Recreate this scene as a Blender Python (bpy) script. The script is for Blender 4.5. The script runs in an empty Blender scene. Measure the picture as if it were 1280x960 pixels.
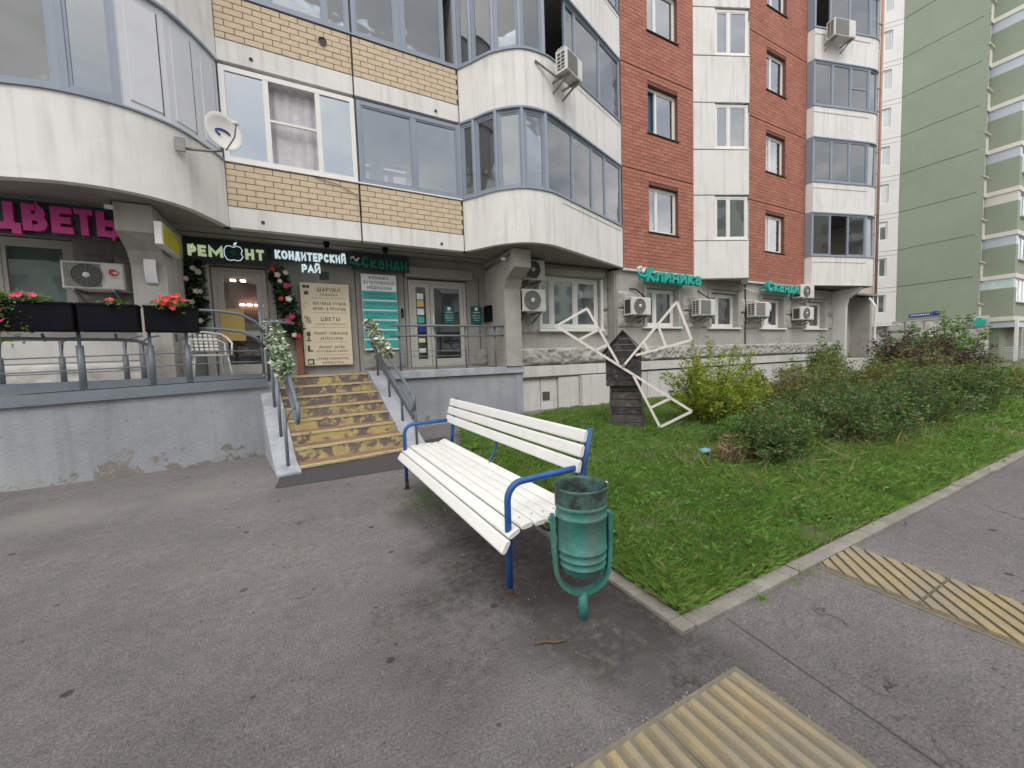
import bpy, math, random
import numpy as np
from mathutils import Matrix, Vector, noise
random.seed(7); RNG = np.random.default_rng(7)
S = bpy.context.scene; COL = S.collection
PI = math.pi

# ---------------------------------------------------------------- camera, sky, sun, exposure
cam = bpy.data.cameras.new("camera"); cam_o = bpy.data.objects.new("camera", cam); COL.objects.link(cam_o)
cam.sensor_width = 36; cam.lens = 36*478/1280; cam.clip_start = .05; cam.clip_end = 800
CR = Matrix(((0.88879371, 0.05988664, -0.45437796), (-0.4570021, 0.04103233, -0.88851867), (-0.03456621, 0.99736149, 0.0638376)))
CR = Matrix(((0.88879371, 0.05988664, 0.45437796), (-0.4570021, 0.04103233, 0.88851867), (-0.03456621, 0.99736149, -0.0638376))) if False else CR
cam_o.matrix_world = Matrix.Translation((0, 0, 1.45)) @ CR.to_4x4()
S.camera = cam_o
S.view_settings.view_transform = 'Standard'; S.view_settings.look = 'None'
S.view_settings.gamma = 1; S.view_settings.exposure = 0.70

SUN_EL, SUN_AZ = math.radians(52), math.radians(200)      # azimuth clockwise from +Y: high, behind the camera
W_ = bpy.data.worlds.new("World"); S.world = W_; W_.use_nodes = True
nt = W_.node_tree; nt.nodes.clear()
def wn(t, **k):
    n = nt.nodes.new(t)
    for a, b in k.items(): setattr(n, a, b)
    return n
sky = wn('ShaderNodeTexSky', sky_type='NISHITA', sun_disc=False, sun_elevation=SUN_EL, sun_rotation=SUN_AZ, air_density=1.2, dust_density=2.0)
tc = wn('ShaderNodeTexCoord'); mp = wn('ShaderNodeMapping'); mp.inputs['Scale'].default_value = (1, 1, 2.6)
cn = wn('ShaderNodeTexNoise'); cn.inputs['Scale'].default_value = 2.2; cn.inputs['Detail'].default_value = 6; cn.inputs['Roughness'].default_value = .6
cr = wn('ShaderNodeValToRGB'); cr.color_ramp.elements[0].position = .40; cr.color_ramp.elements[0].color = (.50, .50, .50, 1); cr.color_ramp.elements[1].position = .56; cr.color_ramp.elements[1].color = (.97, .97, .97, 1)
cc = wn('ShaderNodeValToRGB'); cc.color_ramp.elements[0].position = .3; cc.color_ramp.elements[0].color = (5.0, 4.95, 4.95, 1); cc.color_ramp.elements[1].position = .7; cc.color_ramp.elements[1].color = (10.1, 9.9, 9.55, 1)
mx = wn('ShaderNodeMixRGB'); bg = wn('ShaderNodeBackground'); bg.inputs['Strength'].default_value = .15; wo = wn('ShaderNodeOutputWorld')
L = nt.links.new
L(tc.outputs['Generated'], mp.inputs[0]); L(mp.outputs[0], cn.inputs['Vector']); L(cn.outputs[0], cr.inputs[0]); L(cn.outputs[0], cc.inputs[0])
L(cr.outputs[0], mx.inputs[0]); L(sky.outputs[0], mx.inputs[1]); L(cc.outputs[0], mx.inputs[2]); L(mx.outputs[0], bg.inputs[0]); L(bg.outputs[0], wo.inputs[0])
sun = bpy.data.lights.new("sun", 'SUN'); sun.energy = 0.6; sun.angle = math.radians(18); sun.color = (1, .96, .9)
sun_o = bpy.data.objects.new("sun", sun); COL.objects.link(sun_o)
sd = Vector((math.sin(SUN_AZ)*math.cos(SUN_EL), math.cos(SUN_AZ)*math.cos(SUN_EL), math.sin(SUN_EL)))
sun_o.rotation_euler = sd.to_track_quat('Z', 'Y').to_euler()
sun_o.location = (0, -5, 20)

# ---------------------------------------------------------------- materials
def mat(name, col, rough=.8, var=.12, scale=3., bump=.0, bscale=60., metal=0., spec=.5, island=0., col2=None, spots=None, streak=0., vcol=None, emit=0., w2=(.45, .6), hue=None, trans=0., dirt=None):
    m = bpy.data.materials.new(name); m.use_nodes = True; t = m.node_tree; N = t.nodes; K = t.links.new
    p = N['Principled BSDF']; p.inputs['Roughness'].default_value = rough; p.inputs['Metallic'].default_value = metal
    p.inputs['Specular IOR Level'].default_value = spec
    g = N.new('ShaderNodeNewGeometry')
    n1 = N.new('ShaderNodeTexNoise'); n1.inputs['Scale'].default_value = scale; n1.inputs['Detail'].default_value = 7; n1.inputs['Roughness'].default_value = .65
    K(g.outputs['Position'], n1.inputs['Vector'])
    def mix(fac, a, b, mode='MIX'):
        x = N.new('ShaderNodeMixRGB'); x.blend_type = mode
        for i, s in ((0, fac), (1, a), (2, b)):
            if hasattr(s, 'is_linked') or isinstance(s, bpy.types.NodeSocket): K(s, x.inputs[i])
            elif isinstance(s, (int, float)): x.inputs[i].default_value = s if i == 0 else (s, s, s, 1)
            else: x.inputs[i].default_value = (*s[:3], 1)
        return x.outputs[0]
    def ramp(src, a, b, ca=(0, 0, 0), cb=(1, 1, 1)):
        r = N.new('ShaderNodeValToRGB'); e = r.color_ramp.elements
        e[0].position = a; e[1].position = b; e[0].color = (*ca, 1); e[1].color = (*cb, 1); K(src, r.inputs[0]); return r.outputs[0]
    c = ramp(n1.outputs[0], .3, .7, tuple(x*(1-var) for x in col), tuple(min(1, x*(1+var)) for x in col))
    if col2:
        n2 = N.new('ShaderNodeTexNoise'); n2.inputs['Scale'].default_value = scale*.6; n2.inputs['Detail'].default_value = 8; n2.inputs['Roughness'].default_value = .7
        mpp = N.new('ShaderNodeMapping'); mpp.inputs['Location'].default_value = (3, 7, 1); K(g.outputs['Position'], mpp.inputs[0]); K(mpp.outputs[0], n2.inputs['Vector'])
        c = mix(ramp(n2.outputs[0], *w2), c, col2)
    if streak:
        mp2 = N.new('ShaderNodeMapping'); mp2.inputs['Scale'].default_value = (5, 5, .35); K(g.outputs['Position'], mp2.inputs[0])
        n3 = N.new('ShaderNodeTexNoise'); n3.inputs['Scale'].default_value = 1.6; n3.inputs['Detail'].default_value = 6; K(mp2.outputs[0], n3.inputs['Vector'])
        c = mix(ramp(n3.outputs[0], .5, .8), c, mix(streak, c, (.12, .11, .09)))
    if spots:   # (scale, radius, colour)
        for sc, rad, sc_col in spots:
            v = N.new('ShaderNodeTexVoronoi'); v.inputs['Scale'].default_value = sc; v.inputs['Randomness'].default_value = 1
            K(g.outputs['Position'], v.inputs['Vector'])
            c = mix(ramp(v.outputs['Distance'], rad*.7, rad, (1, 1, 1), (0, 0, 0)), c, sc_col)
    if island:
        c = mix(1., c, ramp(g.outputs['Random Per Island'], 0, 1, (1-island,)*3, (1+island*.6,)*3), 'MULTIPLY')
    if hue:     # second colour chosen leaf by leaf
        c2 = ramp(g.outputs['Random Per Island'], hue[1], hue[2]); c = mix(c2, c, hue[0])
    if dirt:    # splash dirt low on the wall: (height, colour)
        sz = N.new('ShaderNodeSeparateXYZ'); K(g.outputs['Position'], sz.inputs[0]); nd = N.new('ShaderNodeTexNoise'); nd.inputs['Scale'].default_value = 3.4; nd.inputs['Detail'].default_value = 8; nd.inputs['Roughness'].default_value = .72; K(g.outputs['Position'], nd.inputs['Vector'])
        a_ = N.new('ShaderNodeMath'); a_.operation = 'MULTIPLY_ADD'; a_.inputs[1].default_value = -.42/dirt[0]; K(sz.outputs[2], a_.inputs[0]); K(nd.outputs[0], a_.inputs[2])
        c = mix(ramp(a_.outputs[0], .46, .50), c, dirt[1])
    K(c, p.inputs['Base Color'])
    if trans:
        tb = N.new('ShaderNodeBsdfTranslucent'); K(mix(1., c, (1.3, 1.35, .8), 'MULTIPLY'), tb.inputs[0]); ms = N.new('ShaderNodeMixShader'); ms.inputs[0].default_value = trans
        K(p.outputs[0], ms.inputs[1]); K(tb.outputs[0], ms.inputs[2]); K(ms.outputs[0], N['Material Output'].inputs[0])
    if bump:
        nb = N.new('ShaderNodeTexNoise'); nb.inputs['Scale'].default_value = bscale; nb.inputs['Detail'].default_value = 5; nb.inputs['Roughness'].default_value = .7
        K(g.outputs['Position'], nb.inputs['Vector'])
        b = N.new('ShaderNodeBump'); b.inputs['Strength'].default_value = min(1, bump); b.inputs['Distance'].default_value = .01*max(1, bump)
        K(nb.outputs[0], b.inputs['Height']); K(b.outputs[0], p.inputs['Normal'])
    if emit:
        p.inputs['Emission Color'].default_value = (*col, 1); p.inputs['Emission Strength'].default_value = emit
    return m
def glass(name, tint, opacity, refl=.5, rough=.02):
    m = bpy.data.materials.new(name); m.use_nodes = True; t = m.node_tree; N = t.nodes; K = t.links.new; N.clear()
    o = N.new('ShaderNodeOutputMaterial'); tr = N.new('ShaderNodeBsdfTransparent'); tr.inputs[0].default_value = (*tint, 1)
    df = N.new('ShaderNodeBsdfDiffuse'); df.inputs[0].default_value = (.35, .38, .4, 1)
    gl = N.new('ShaderNodeBsdfGlossy'); gl.inputs['Roughness'].default_value = rough; gl.inputs[0].default_value = (.92, .94, .95, 1)
    g = N.new('ShaderNodeNewGeometry'); ns = N.new('ShaderNodeTexNoise'); ns.inputs['Scale'].default_value = 1.6; K(g.outputs['Position'], ns.inputs[0])
    bp = N.new('ShaderNodeBump'); bp.inputs['Strength'].default_value = .12; bp.inputs['Distance'].default_value = .02; K(ns.outputs[0], bp.inputs['Height']); K(bp.outputs[0], gl.inputs['Normal'])
    fr = N.new('ShaderNodeFresnel'); fr.inputs[0].default_value = 1.6
    mm = N.new('ShaderNodeMath'); mm.operation = 'MULTIPLY_ADD'; mm.inputs[1].default_value = 1.; mm.inputs[2].default_value = refl*.35; mm.use_clamp = True; K(fr.outputs[0], mm.inputs[0])
    a = N.new('ShaderNodeMixShader'); a.inputs[0].default_value = opacity; K(tr.outputs[0], a.inputs[1]); K(df.outputs[0], a.inputs[2])
    b = N.new('ShaderNodeMixShader'); K(mm.outputs[0], b.inputs[0]); K(a.outputs[0], b.inputs[1]); K(gl.outputs[0], b.inputs[2]); K(b.outputs[0], o.inputs[0])
    return m
MT = {}
MT['white'] = mat('parapet_plaster', (.72, .71, .69), .85, .05, 1.3, .25, 90, col2=(.62, .61, .585), w2=(.5, .72), streak=.30)
MT['seam'] = mat('dark_joint', (.075, .07, .065), .9)
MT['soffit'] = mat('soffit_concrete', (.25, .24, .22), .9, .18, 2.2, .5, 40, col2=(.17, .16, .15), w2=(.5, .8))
MT['ybrick'] = mat('yellow_brick', (.60, .495, .35), .85, .07, 9, .5, 160, island=.10)
MT['mortar'] = mat('brown_mortar', (.19, .145, .11), .95, .2, 20)
MT['rbrick'] = mat('red_brick', (.39, .155, .105), .85, .10, 2.2, .5, 160, island=.16, col2=(.345, .135, .092), w2=(.45, .75))
MT['rmortar'] = mat('red_mortar', (.17, .07, .05), .95, .2, 8)
MT['concrete'] = mat('grey_concrete', (.39, .38, .35), .9, .14, 1.8, .9, 35, col2=(.28, .272, .25), w2=(.5, .8), streak=.25)
MT['rough'] = mat('rough_stone', (.42, .41, .385), .95, .22, 5, 1.4, 45, col2=(.26, .255, .24), w2=(.5, .72))
MT['dconcrete'] = mat('entrance_wall', (.275, .268, .25), .9, .14, 2.5, .7, 40, col2=(.20, .195, .18), w2=(.5, .8), streak=.3)
MT['plinth'] = mat('plinth_panel', (.58, .57, .55), .8, .07, 1.5, .3, 50, col2=(.47, .46, .43), w2=(.5, .8), streak=.3)
MT['bluegrey'] = mat('blue_grey_plaster', (.300, .318, .345), .85, .14, 1.2, 1.2, 25, col2=(.37, .385, .40), w2=(.45, .68), spots=[(5.5, .09, (.2, .2, .21)), (11, .075, (.18, .18, .19))], streak=.3, dirt=(.9, (.22, .205, .18)))
MT['ledge'] = mat('ledge_paint', (.17, .195, .225), .6, .12, 4, .4, 40)
MT['ledge_top'] = mat('ledge_top_concrete', (.42, .42, .41), .85, .2, 6, .5, 40)
MT['rail'] = mat('rail_paint', (.135, .16, .185), .38, .1, 8, .15, 80)
MT['kerbpaint'] = mat('curb_paint', (.37, .39, .43), .75, .14, 5, .6, 30, col2=(.27, .275, .285), w2=(.48, .68))
MT['alu'] = mat('grey_frame', (.235, .275, .335), .45, .06, 3)
MT['alulight'] = mat('light_grey_frame', (.45, .49, .55), .45, .05, 3)
MT['pvc'] = mat('white_frame', (.74, .74, .72), .4, .04, 3)
MT['doorframe'] = mat('door_frame', (.40, .39, .36), .45, .07, 3)
MT['siding'] = mat('balcony_panel', (.60, .61, .64), .6, .05, 1.5, .1, 20)
MT['inner'] = mat('balcony_inner_wall', (.50, .48, .45), .9, .1, 1)
MT['dark'] = mat('dark_interior', (.03, .028, .026), .95)
MT['brownroom'] = mat('brown_interior', (.22, .09, .055), .85, .2, 3)
MT['curtain'] = mat('pale_curtain', (.46, .49, .53), .9, .12, 5)
MT['curtain_lilac'] = mat('lilac_curtain', (.55, .53, .56), .9, .12, 6)
MT['bluefilm'] = mat('blue_film', (.02, .075, .16), .4)
MT['glass'] = glass('window_glass', (.68, .74, .76), .10, .55)
MT['glass2'] = glass('balcony_glass', (.80, .84, .86), .08, .22)
MT['glass3'] = glass('shop_glass', (.82, .85, .85), .03, .05)
MT['notice'] = mat('dark_teal_print', (.0, .10, .09), .5, .04, 3)
MT['teal'] = mat('teal_letters', (.0, .36, .29), .45, .06, 3)
MT['teal_d'] = mat('teal_unlit_letters', (.0, .16, .12), .5, .06, 3)
MT['tealboard'] = mat('teal_print', (.04, .33, .31), .5, .04, 3)
MT['magenta'] = mat('magenta_letters', (.46, .02, .20), .45, .1, 3)
MT['signdark'] = mat('dark_sign_board', (.012, .028, .03), .5, .1, 3)
MT['lit'] = mat('lit_pale_green', (.50, .58, .34), .4, .02, 3, emit=.34)
MT['litw'] = mat('lit_white', (.62, .76, .80), .4, .02, 3, emit=.42)
MT['beige'] = mat('beige_board', (.62, .55, .40), .6, .04, 3)
MT['print'] = mat('dark_print', (.07, .055, .045), .7)
MT['printg'] = mat('green_print', (.015, .10, .10), .7)
MT['whitepl'] = mat('white_plastic', (.66, .655, .62), .45, .05, 5)
MT['whiteprint'] = mat('white_print', (.74, .74, .74), .6)
MT['black'] = mat('black_box', (.006, .006, .009), .75, .3, 4, .3, 30, spec=.12)
MT['acwhite'] = mat('ac_casing', (.60, .595, .56), .45, .07, 5)
MT['acdark'] = mat('ac_grille', (.055, .055, .052), .6, .15, 10)
MT['acmid'] = mat('ac_grille_grey', (.20, .20, .19), .6, .15, 10)
MT['steel'] = mat('galvanised_steel', (.22, .22, .215), .45, .2, 8, .2, 50, metal=.4)
MT['redlogo'] = mat('red_print', (.6, .03, .04), .6)
MT['benchwhite'] = mat('bench_white_paint', (.72, .72, .69), .45, .04, 6, .4, 22, col2=(.60, .59, .54), w2=(.60, .74), spots=[(16, .05, (.30, .27, .22))])
MT['blue'] = mat('bench_blue_paint', (.014, .085, .30), .42, .2, 9, .4, 60, col2=(.03, .055, .12), w2=(.56, .66))
MT['rust'] = mat('rust', (.085, .045, .028), .85, .35, 30, .6, 80, col2=(.03, .028, .03), w2=(.45, .6))
MT['green'] = mat('bin_green_paint', (.030, .18, .150), .5, .22, 9, .6, 35, col2=(.085, .245, .215), w2=(.46, .66), streak=.7, spots=[(26, .10, (.02, .05, .045))])
MT['green_worn'] = mat('bin_worn_paint', (.05, .11, .095), .55, .35, 22, .5, 60, col2=(.018, .022, .02), w2=(.44, .6))
MT['char'] = mat('weathered_black_wood', (.034, .032, .032), .8, .5, 16, 1.2, 60, col2=(.13, .122, .115), w2=(.52, .70), island=.25)
MT['char2'] = mat('worn_grey_wood', (.075, .07, .062), .85, .45, 13, 1.0, 55, col2=(.17, .155, .13), w2=(.52, .75), island=.25)
MT['pinkwood'] = mat('pinkish_white_wood', (.70, .63, .63), .65, .08, 7, .3, 40, col2=(.70, .68, .60), w2=(.40, .6))
MT['asphalt'] = None
MT['kerb'] = mat('kerb_concrete', (.27, .252, .222), .9, .18, 5, 1.2, 60, col2=(.19, .175, .145), w2=(.48, .66), spots=[(21, .16, (.15, .135, .11))])
MT['paver'] = mat('tactile_yellow', (.33, .26, .135), .85, .18, 6, .8, 90, col2=(.25, .22, .17), w2=(.38, .62), island=.12)
MT['paverbase'] = mat('tactile_base', (.17, .15, .11), .9, .2, 8, .6, 70)  # darker than the ridges: shading of the gaps is put into this colour
MT['patch'] = mat('fresh_asphalt', (.060, .058, .060), .9, .18, 20, 1.0, 120)
MT['soil'] = mat('lawn_soil', (.095, .082, .05), .95, .3, 4, 1.0, 20, col2=(.08, .105, .035), w2=(.4, .6))
MT['grass'] = mat('grass_blades', (.135, .265, .048), .6, .25, 1.6, island=.35, col2=(.20, .31, .075), w2=(.42, .60), hue=((.26, .25, .11), .90, .94), trans=.38)
MT['bushy'] = mat('yellow_green_leaves', (.28, .37, .045), .5, .2, 3, island=.4, hue=((.32, .22, .04), .88, .93), trans=.35)
MT['bushd'] = mat('dark_green_leaves', (.085, .165, .048), .6, .2, 2.5, island=.45, col2=(.14, .21, .06), w2=(.45, .65), hue=((.15, .11, .04), .88, .93), trans=.3)
MT['busho'] = mat('olive_leaves', (.155, .21, .055), .6, .25, 2.5, island=.4, hue=((.21, .125, .055), .72, .85), trans=.3)
MT['bushr'] = mat('burgundy_leaves', (.075, .038, .042), .5, .25, 3, island=.45, hue=((.12, .08, .075), .75, .9), trans=.2)
MT['bushg'] = mat('bright_green_leaves', (.10, .195, .030), .5, .2, 3, island=.4, trans=.3)
MT['weedleaf'] = mat('weed_leaves', (.105, .23, .035), .6, .25, 2, island=.45, trans=.35)
MT['stem'] = mat('brown_stems', (.10, .07, .045), .9)
MT['dry'] = mat('dry_stalks', (.30, .23, .12), .9, .2, 8, island=.3)
MT['garland'] = mat('variegated_leaves', (.13, .21, .10), .5, .15, 5, island=.25, hue=((.60, .64, .52), .42, .52))
MT['ivy'] = mat('artificial_dark_leaves', (.018, .045, .02), .45, .2, 5, island=.4)
MT['petred'] = mat('red_petals', (.55, .035, .03), .5, .1, 9, island=.3)
MT['petpink'] = mat('pink_petals', (.55, .04, .12), .5, .1, 9, island=.3)
MT['petwhite'] = mat('cream_petals', (.62, .55, .48), .5, .1, 9)
MT['step'] = mat('worn_yellow_steps', (.50, .41, .18), .8, .18, 6, 1.0, 50, col2=(.175, .145, .135), w2=(.47, .53))
MT['tread'] = mat('brown_treads', (.25, .155, .10), .85, .2, 4, .6, 50, col2=(.19, .12, .08), w2=(.5, .7))
MT['nose'] = mat('yellow_nosing', (.54, .45, .25), .75, .12, 9, .5, 50, col2=(.24, .19, .12), w2=(.56, .66))
MT['yellow'] = mat('yellow_sign', (.42, .36, .02), .5, .2, 6)
MT['gwall'] = None
MT['gwhite'] = mat('far_white_panel', (.66, .65, .64), .85, .05, 1)
MT['gcream'] = mat('far_cream_trim', (.62, .61, .55), .85, .05, 1)
MT['orange'] = mat('orange_pipe', (.40, .235, .175), .7, .1, 2)
MT['beigewall'] = mat('beige_panel', (.52, .46, .40), .85, .08, 1)
MT['signblue'] = mat('blue_street_sign', (.012, .03, .22), .4)
MT['brownwood'] = mat('brown_door_wood', (.20, .07, .035), .6, .2, 10)
MT['bag'] = mat('pale_blue_plastic', (.16, .30, .42), .35)
MT['poster'] = mat('window_poster', (.50, .62, .60), .6, .1, 2.5, col2=(.70, .74, .72))
MT['yellowpaper'] = mat('yellow_notice', (.60, .43, .14), .6)
MT['stone'] = mat('loose_stone', (.27, .26, .24), .9, .2, 20)
MT['lamp'] = mat('ceiling_lamp', (.95, .9, .75), .5, .02, 3, emit=9)
MT['farb'] = mat('opposite_wall', (.42, .44, .38), .9, .1, .3)

def asphalt():
    m = mat('asphalt', (.180, .167, .162), .92, .18, 1.1, 2.2, 95, col2=(.228, .213, .205), w2=(.42, .62),
            spots=[(3.1, .085, (.06, .055, .053)), (2.2, .036, (.06, .056, .056)), (4.7, .06, (.085, .08, .075)), (7.5, .06, (.10, .094, .088))])
    t = m.node_tree; N = t.nodes; K = t.links.new; p = N['Principled BSDF']
    base = p.inputs['Base Color'].links[0].from_socket
    g = N.new('ShaderNodeNewGeometry'); sx = N.new('ShaderNodeSeparateXYZ'); K(g.outputs['Position'], sx.inputs[0])
    wob = N.new('ShaderNodeTexNoise'); wob.inputs['Scale'].default_value = 1.7; wob.inputs['Detail'].default_value = 5; K(g.outputs['Position'], wob.inputs[0])
    def math_(op, a, b, c=None):
        x = N.new('ShaderNodeMath'); x.operation = op
        for i, s in enumerate((a, b, c)):
            if s is None: continue
            if isinstance(s, (int, float)): x.inputs[i].default_value = s
            else: K(s, x.inputs[i])
        return x.outputs[0]
    def line(coord, at, w, amp):                      # thin wobbling line where coord = at
        d = math_('ABSOLUTE', math_('ADD', math_('SUBTRACT', coord, at), math_('MULTIPLY', math_('SUBTRACT', wob.outputs[0], .5), amp)), 0)
        return math_('SUBTRACT', 1., math_('SMOOTH_MIN', math_('DIVIDE', d, w), 1., .3))
    def clampm(x): return math_('MINIMUM', math_('MAXIMUM', x, 0), 1)
    def mix(f, a, b):
        x = N.new('ShaderNodeMixRGB'); K(f, x.inputs[0]); K(a, x.inputs[1]); x.inputs[2].default_value = (*b, 1); return x.outputs[0]
    X, Y = sx.outputs[0], sx.outputs[1]
    left = math_('LESS_THAN', X, 1.45); right = math_('GREATER_THAN', X, 1.45); low = math_('LESS_THAN', Y, 1.27)
    # aggregate: fine light and dark grains
    ag = N.new('ShaderNodeTexNoise'); ag.inputs['Scale'].default_value = 85; ag.inputs['Detail'].default_value = 4; ag.inputs['Roughness'].default_value = .8; K(g.outputs['Position'], ag.inputs[0])
    md = N.new('ShaderNodeTexNoise'); md.inputs['Scale'].default_value = 16; md.inputs['Detail'].default_value = 8; md.inputs['Roughness'].default_value = .75; K(g.outputs['Position'], md.inputs[0])
    am_ = math_('ADD', math_('MULTIPLY', math_('SUBTRACT', ag.outputs[0], .5), 3.0), math_('ADD', 1., math_('MULTIPLY', math_('SUBTRACT', md.outputs[0], .5), 1.15)))
    vm = N.new('ShaderNodeVectorMath'); vm.operation = 'SCALE'; K(base, vm.inputs[0]); K(am_, vm.inputs['Scale']); c = vm.outputs[0]
    # thin cracks, a warped cell pattern kept to a few areas
    wv = N.new('ShaderNodeVectorMath'); wv.operation = 'ADD'; K(g.outputs['Position'], wv.inputs[0]); wn_ = N.new('ShaderNodeTexNoise'); wn_.inputs['Scale'].default_value = 2.2; wn_.inputs['Detail'].default_value = 6; K(g.outputs['Position'], wn_.inputs[0]); K(wn_.outputs['Color'], wv.inputs[1])
    cv = N.new('ShaderNodeTexVoronoi'); cv.feature = 'DISTANCE_TO_EDGE'; cv.inputs['Scale'].default_value = .55; K(wv.outputs[0], cv.inputs['Vector'])
    c = mix(math_('MULTIPLY', math_('LESS_THAN', cv.outputs[0], .0035), clampm(math_('MULTIPLY', math_('SUBTRACT', wob.outputs[0], .52), 9.))), c, (.055, .05, .047))
    c = mix(clampm(math_('MULTIPLY', math_('MULTIPLY', line(math_('ADD', Y, math_('MULTIPLY', X, .03)), 4.63, .02, .06), left), math_('MULTIPLY', md.outputs[0], .7))), c, (.27, .25, .235))
    c = mix(clampm(math_('MULTIPLY', math_('MULTIPLY', line(Y, 3.0, .035, .12), left), math_('MULTIPLY', md.outputs[0], .6))), c, (.25, .235, .22))
    c = mix(clampm(math_('MULTIPLY', math_('MULTIPLY', line(math_('ADD', X, math_('MULTIPLY', Y, -.1)), 1.79, .010, .05), low), .9)), c, (.04, .037, .035))
    # dark worn soil around bin and bench legs
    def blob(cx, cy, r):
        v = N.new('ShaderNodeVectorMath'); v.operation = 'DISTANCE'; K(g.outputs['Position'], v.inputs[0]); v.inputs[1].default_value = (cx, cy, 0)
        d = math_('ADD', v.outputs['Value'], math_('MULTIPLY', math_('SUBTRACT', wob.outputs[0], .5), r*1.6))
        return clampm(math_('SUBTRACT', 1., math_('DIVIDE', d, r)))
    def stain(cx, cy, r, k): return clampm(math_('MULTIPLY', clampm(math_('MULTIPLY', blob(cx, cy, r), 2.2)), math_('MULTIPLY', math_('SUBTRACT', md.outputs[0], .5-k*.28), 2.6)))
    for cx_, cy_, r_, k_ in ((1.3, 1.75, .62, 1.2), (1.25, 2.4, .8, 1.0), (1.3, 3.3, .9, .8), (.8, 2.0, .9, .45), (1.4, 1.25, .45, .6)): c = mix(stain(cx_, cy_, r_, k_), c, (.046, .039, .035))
    c = mix(stain(1.05, 1.45, .45, .2), c, (.27, .255, .24))
    c = mix(clampm(math_('MULTIPLY', blob(-2.6, 5.5, .8), .55)), c, (.30, .285, .265))
    c = mix(clampm(math_('MULTIPLY', blob(-1.3, 5.6, .6), .5)), c, (.29, .275, .255))
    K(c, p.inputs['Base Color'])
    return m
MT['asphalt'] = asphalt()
def gwall():
    m = mat('green_tiled_wall', (.24, .278, .20), .8, .10, .35, col2=(.215, .252, .182))
    t = m.node_tree; N = t.nodes; K = t.links.new; p = N['Principled BSDF']; base = p.inputs['Base Color'].links[0].from_socket
    g = N.new('ShaderNodeNewGeometry'); sx = N.new('ShaderNodeSeparateXYZ'); K(g.outputs['Position'], sx.inputs[0])
    ad = N.new('ShaderNodeMath'); ad.operation = 'ADD'; K(sx.outputs[0], ad.inputs[0]); K(sx.outputs[1], ad.inputs[1])
    cb = N.new('ShaderNodeCombineXYZ'); K(ad.outputs[0], cb.inputs[0]); K(sx.outputs[2], cb.inputs[1])
    br = N.new('ShaderNodeTexBrick'); br.inputs['Scale'].default_value = 1; br.inputs['Brick Width'].default_value = .285; br.inputs['Row Height'].default_value = .106; br.inputs['Mortar Size'].default_value = .012
    br.inputs['Mortar'].default_value = (.28, .32, .26, 1); K(cb.outputs[0], br.inputs[0]); K(base, br.inputs['Color1']); K(base, br.inputs['Color2']); K(br.outputs[0], p.inputs['Base Color'])
    return m
MT['gwall'] = gwall()

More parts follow.
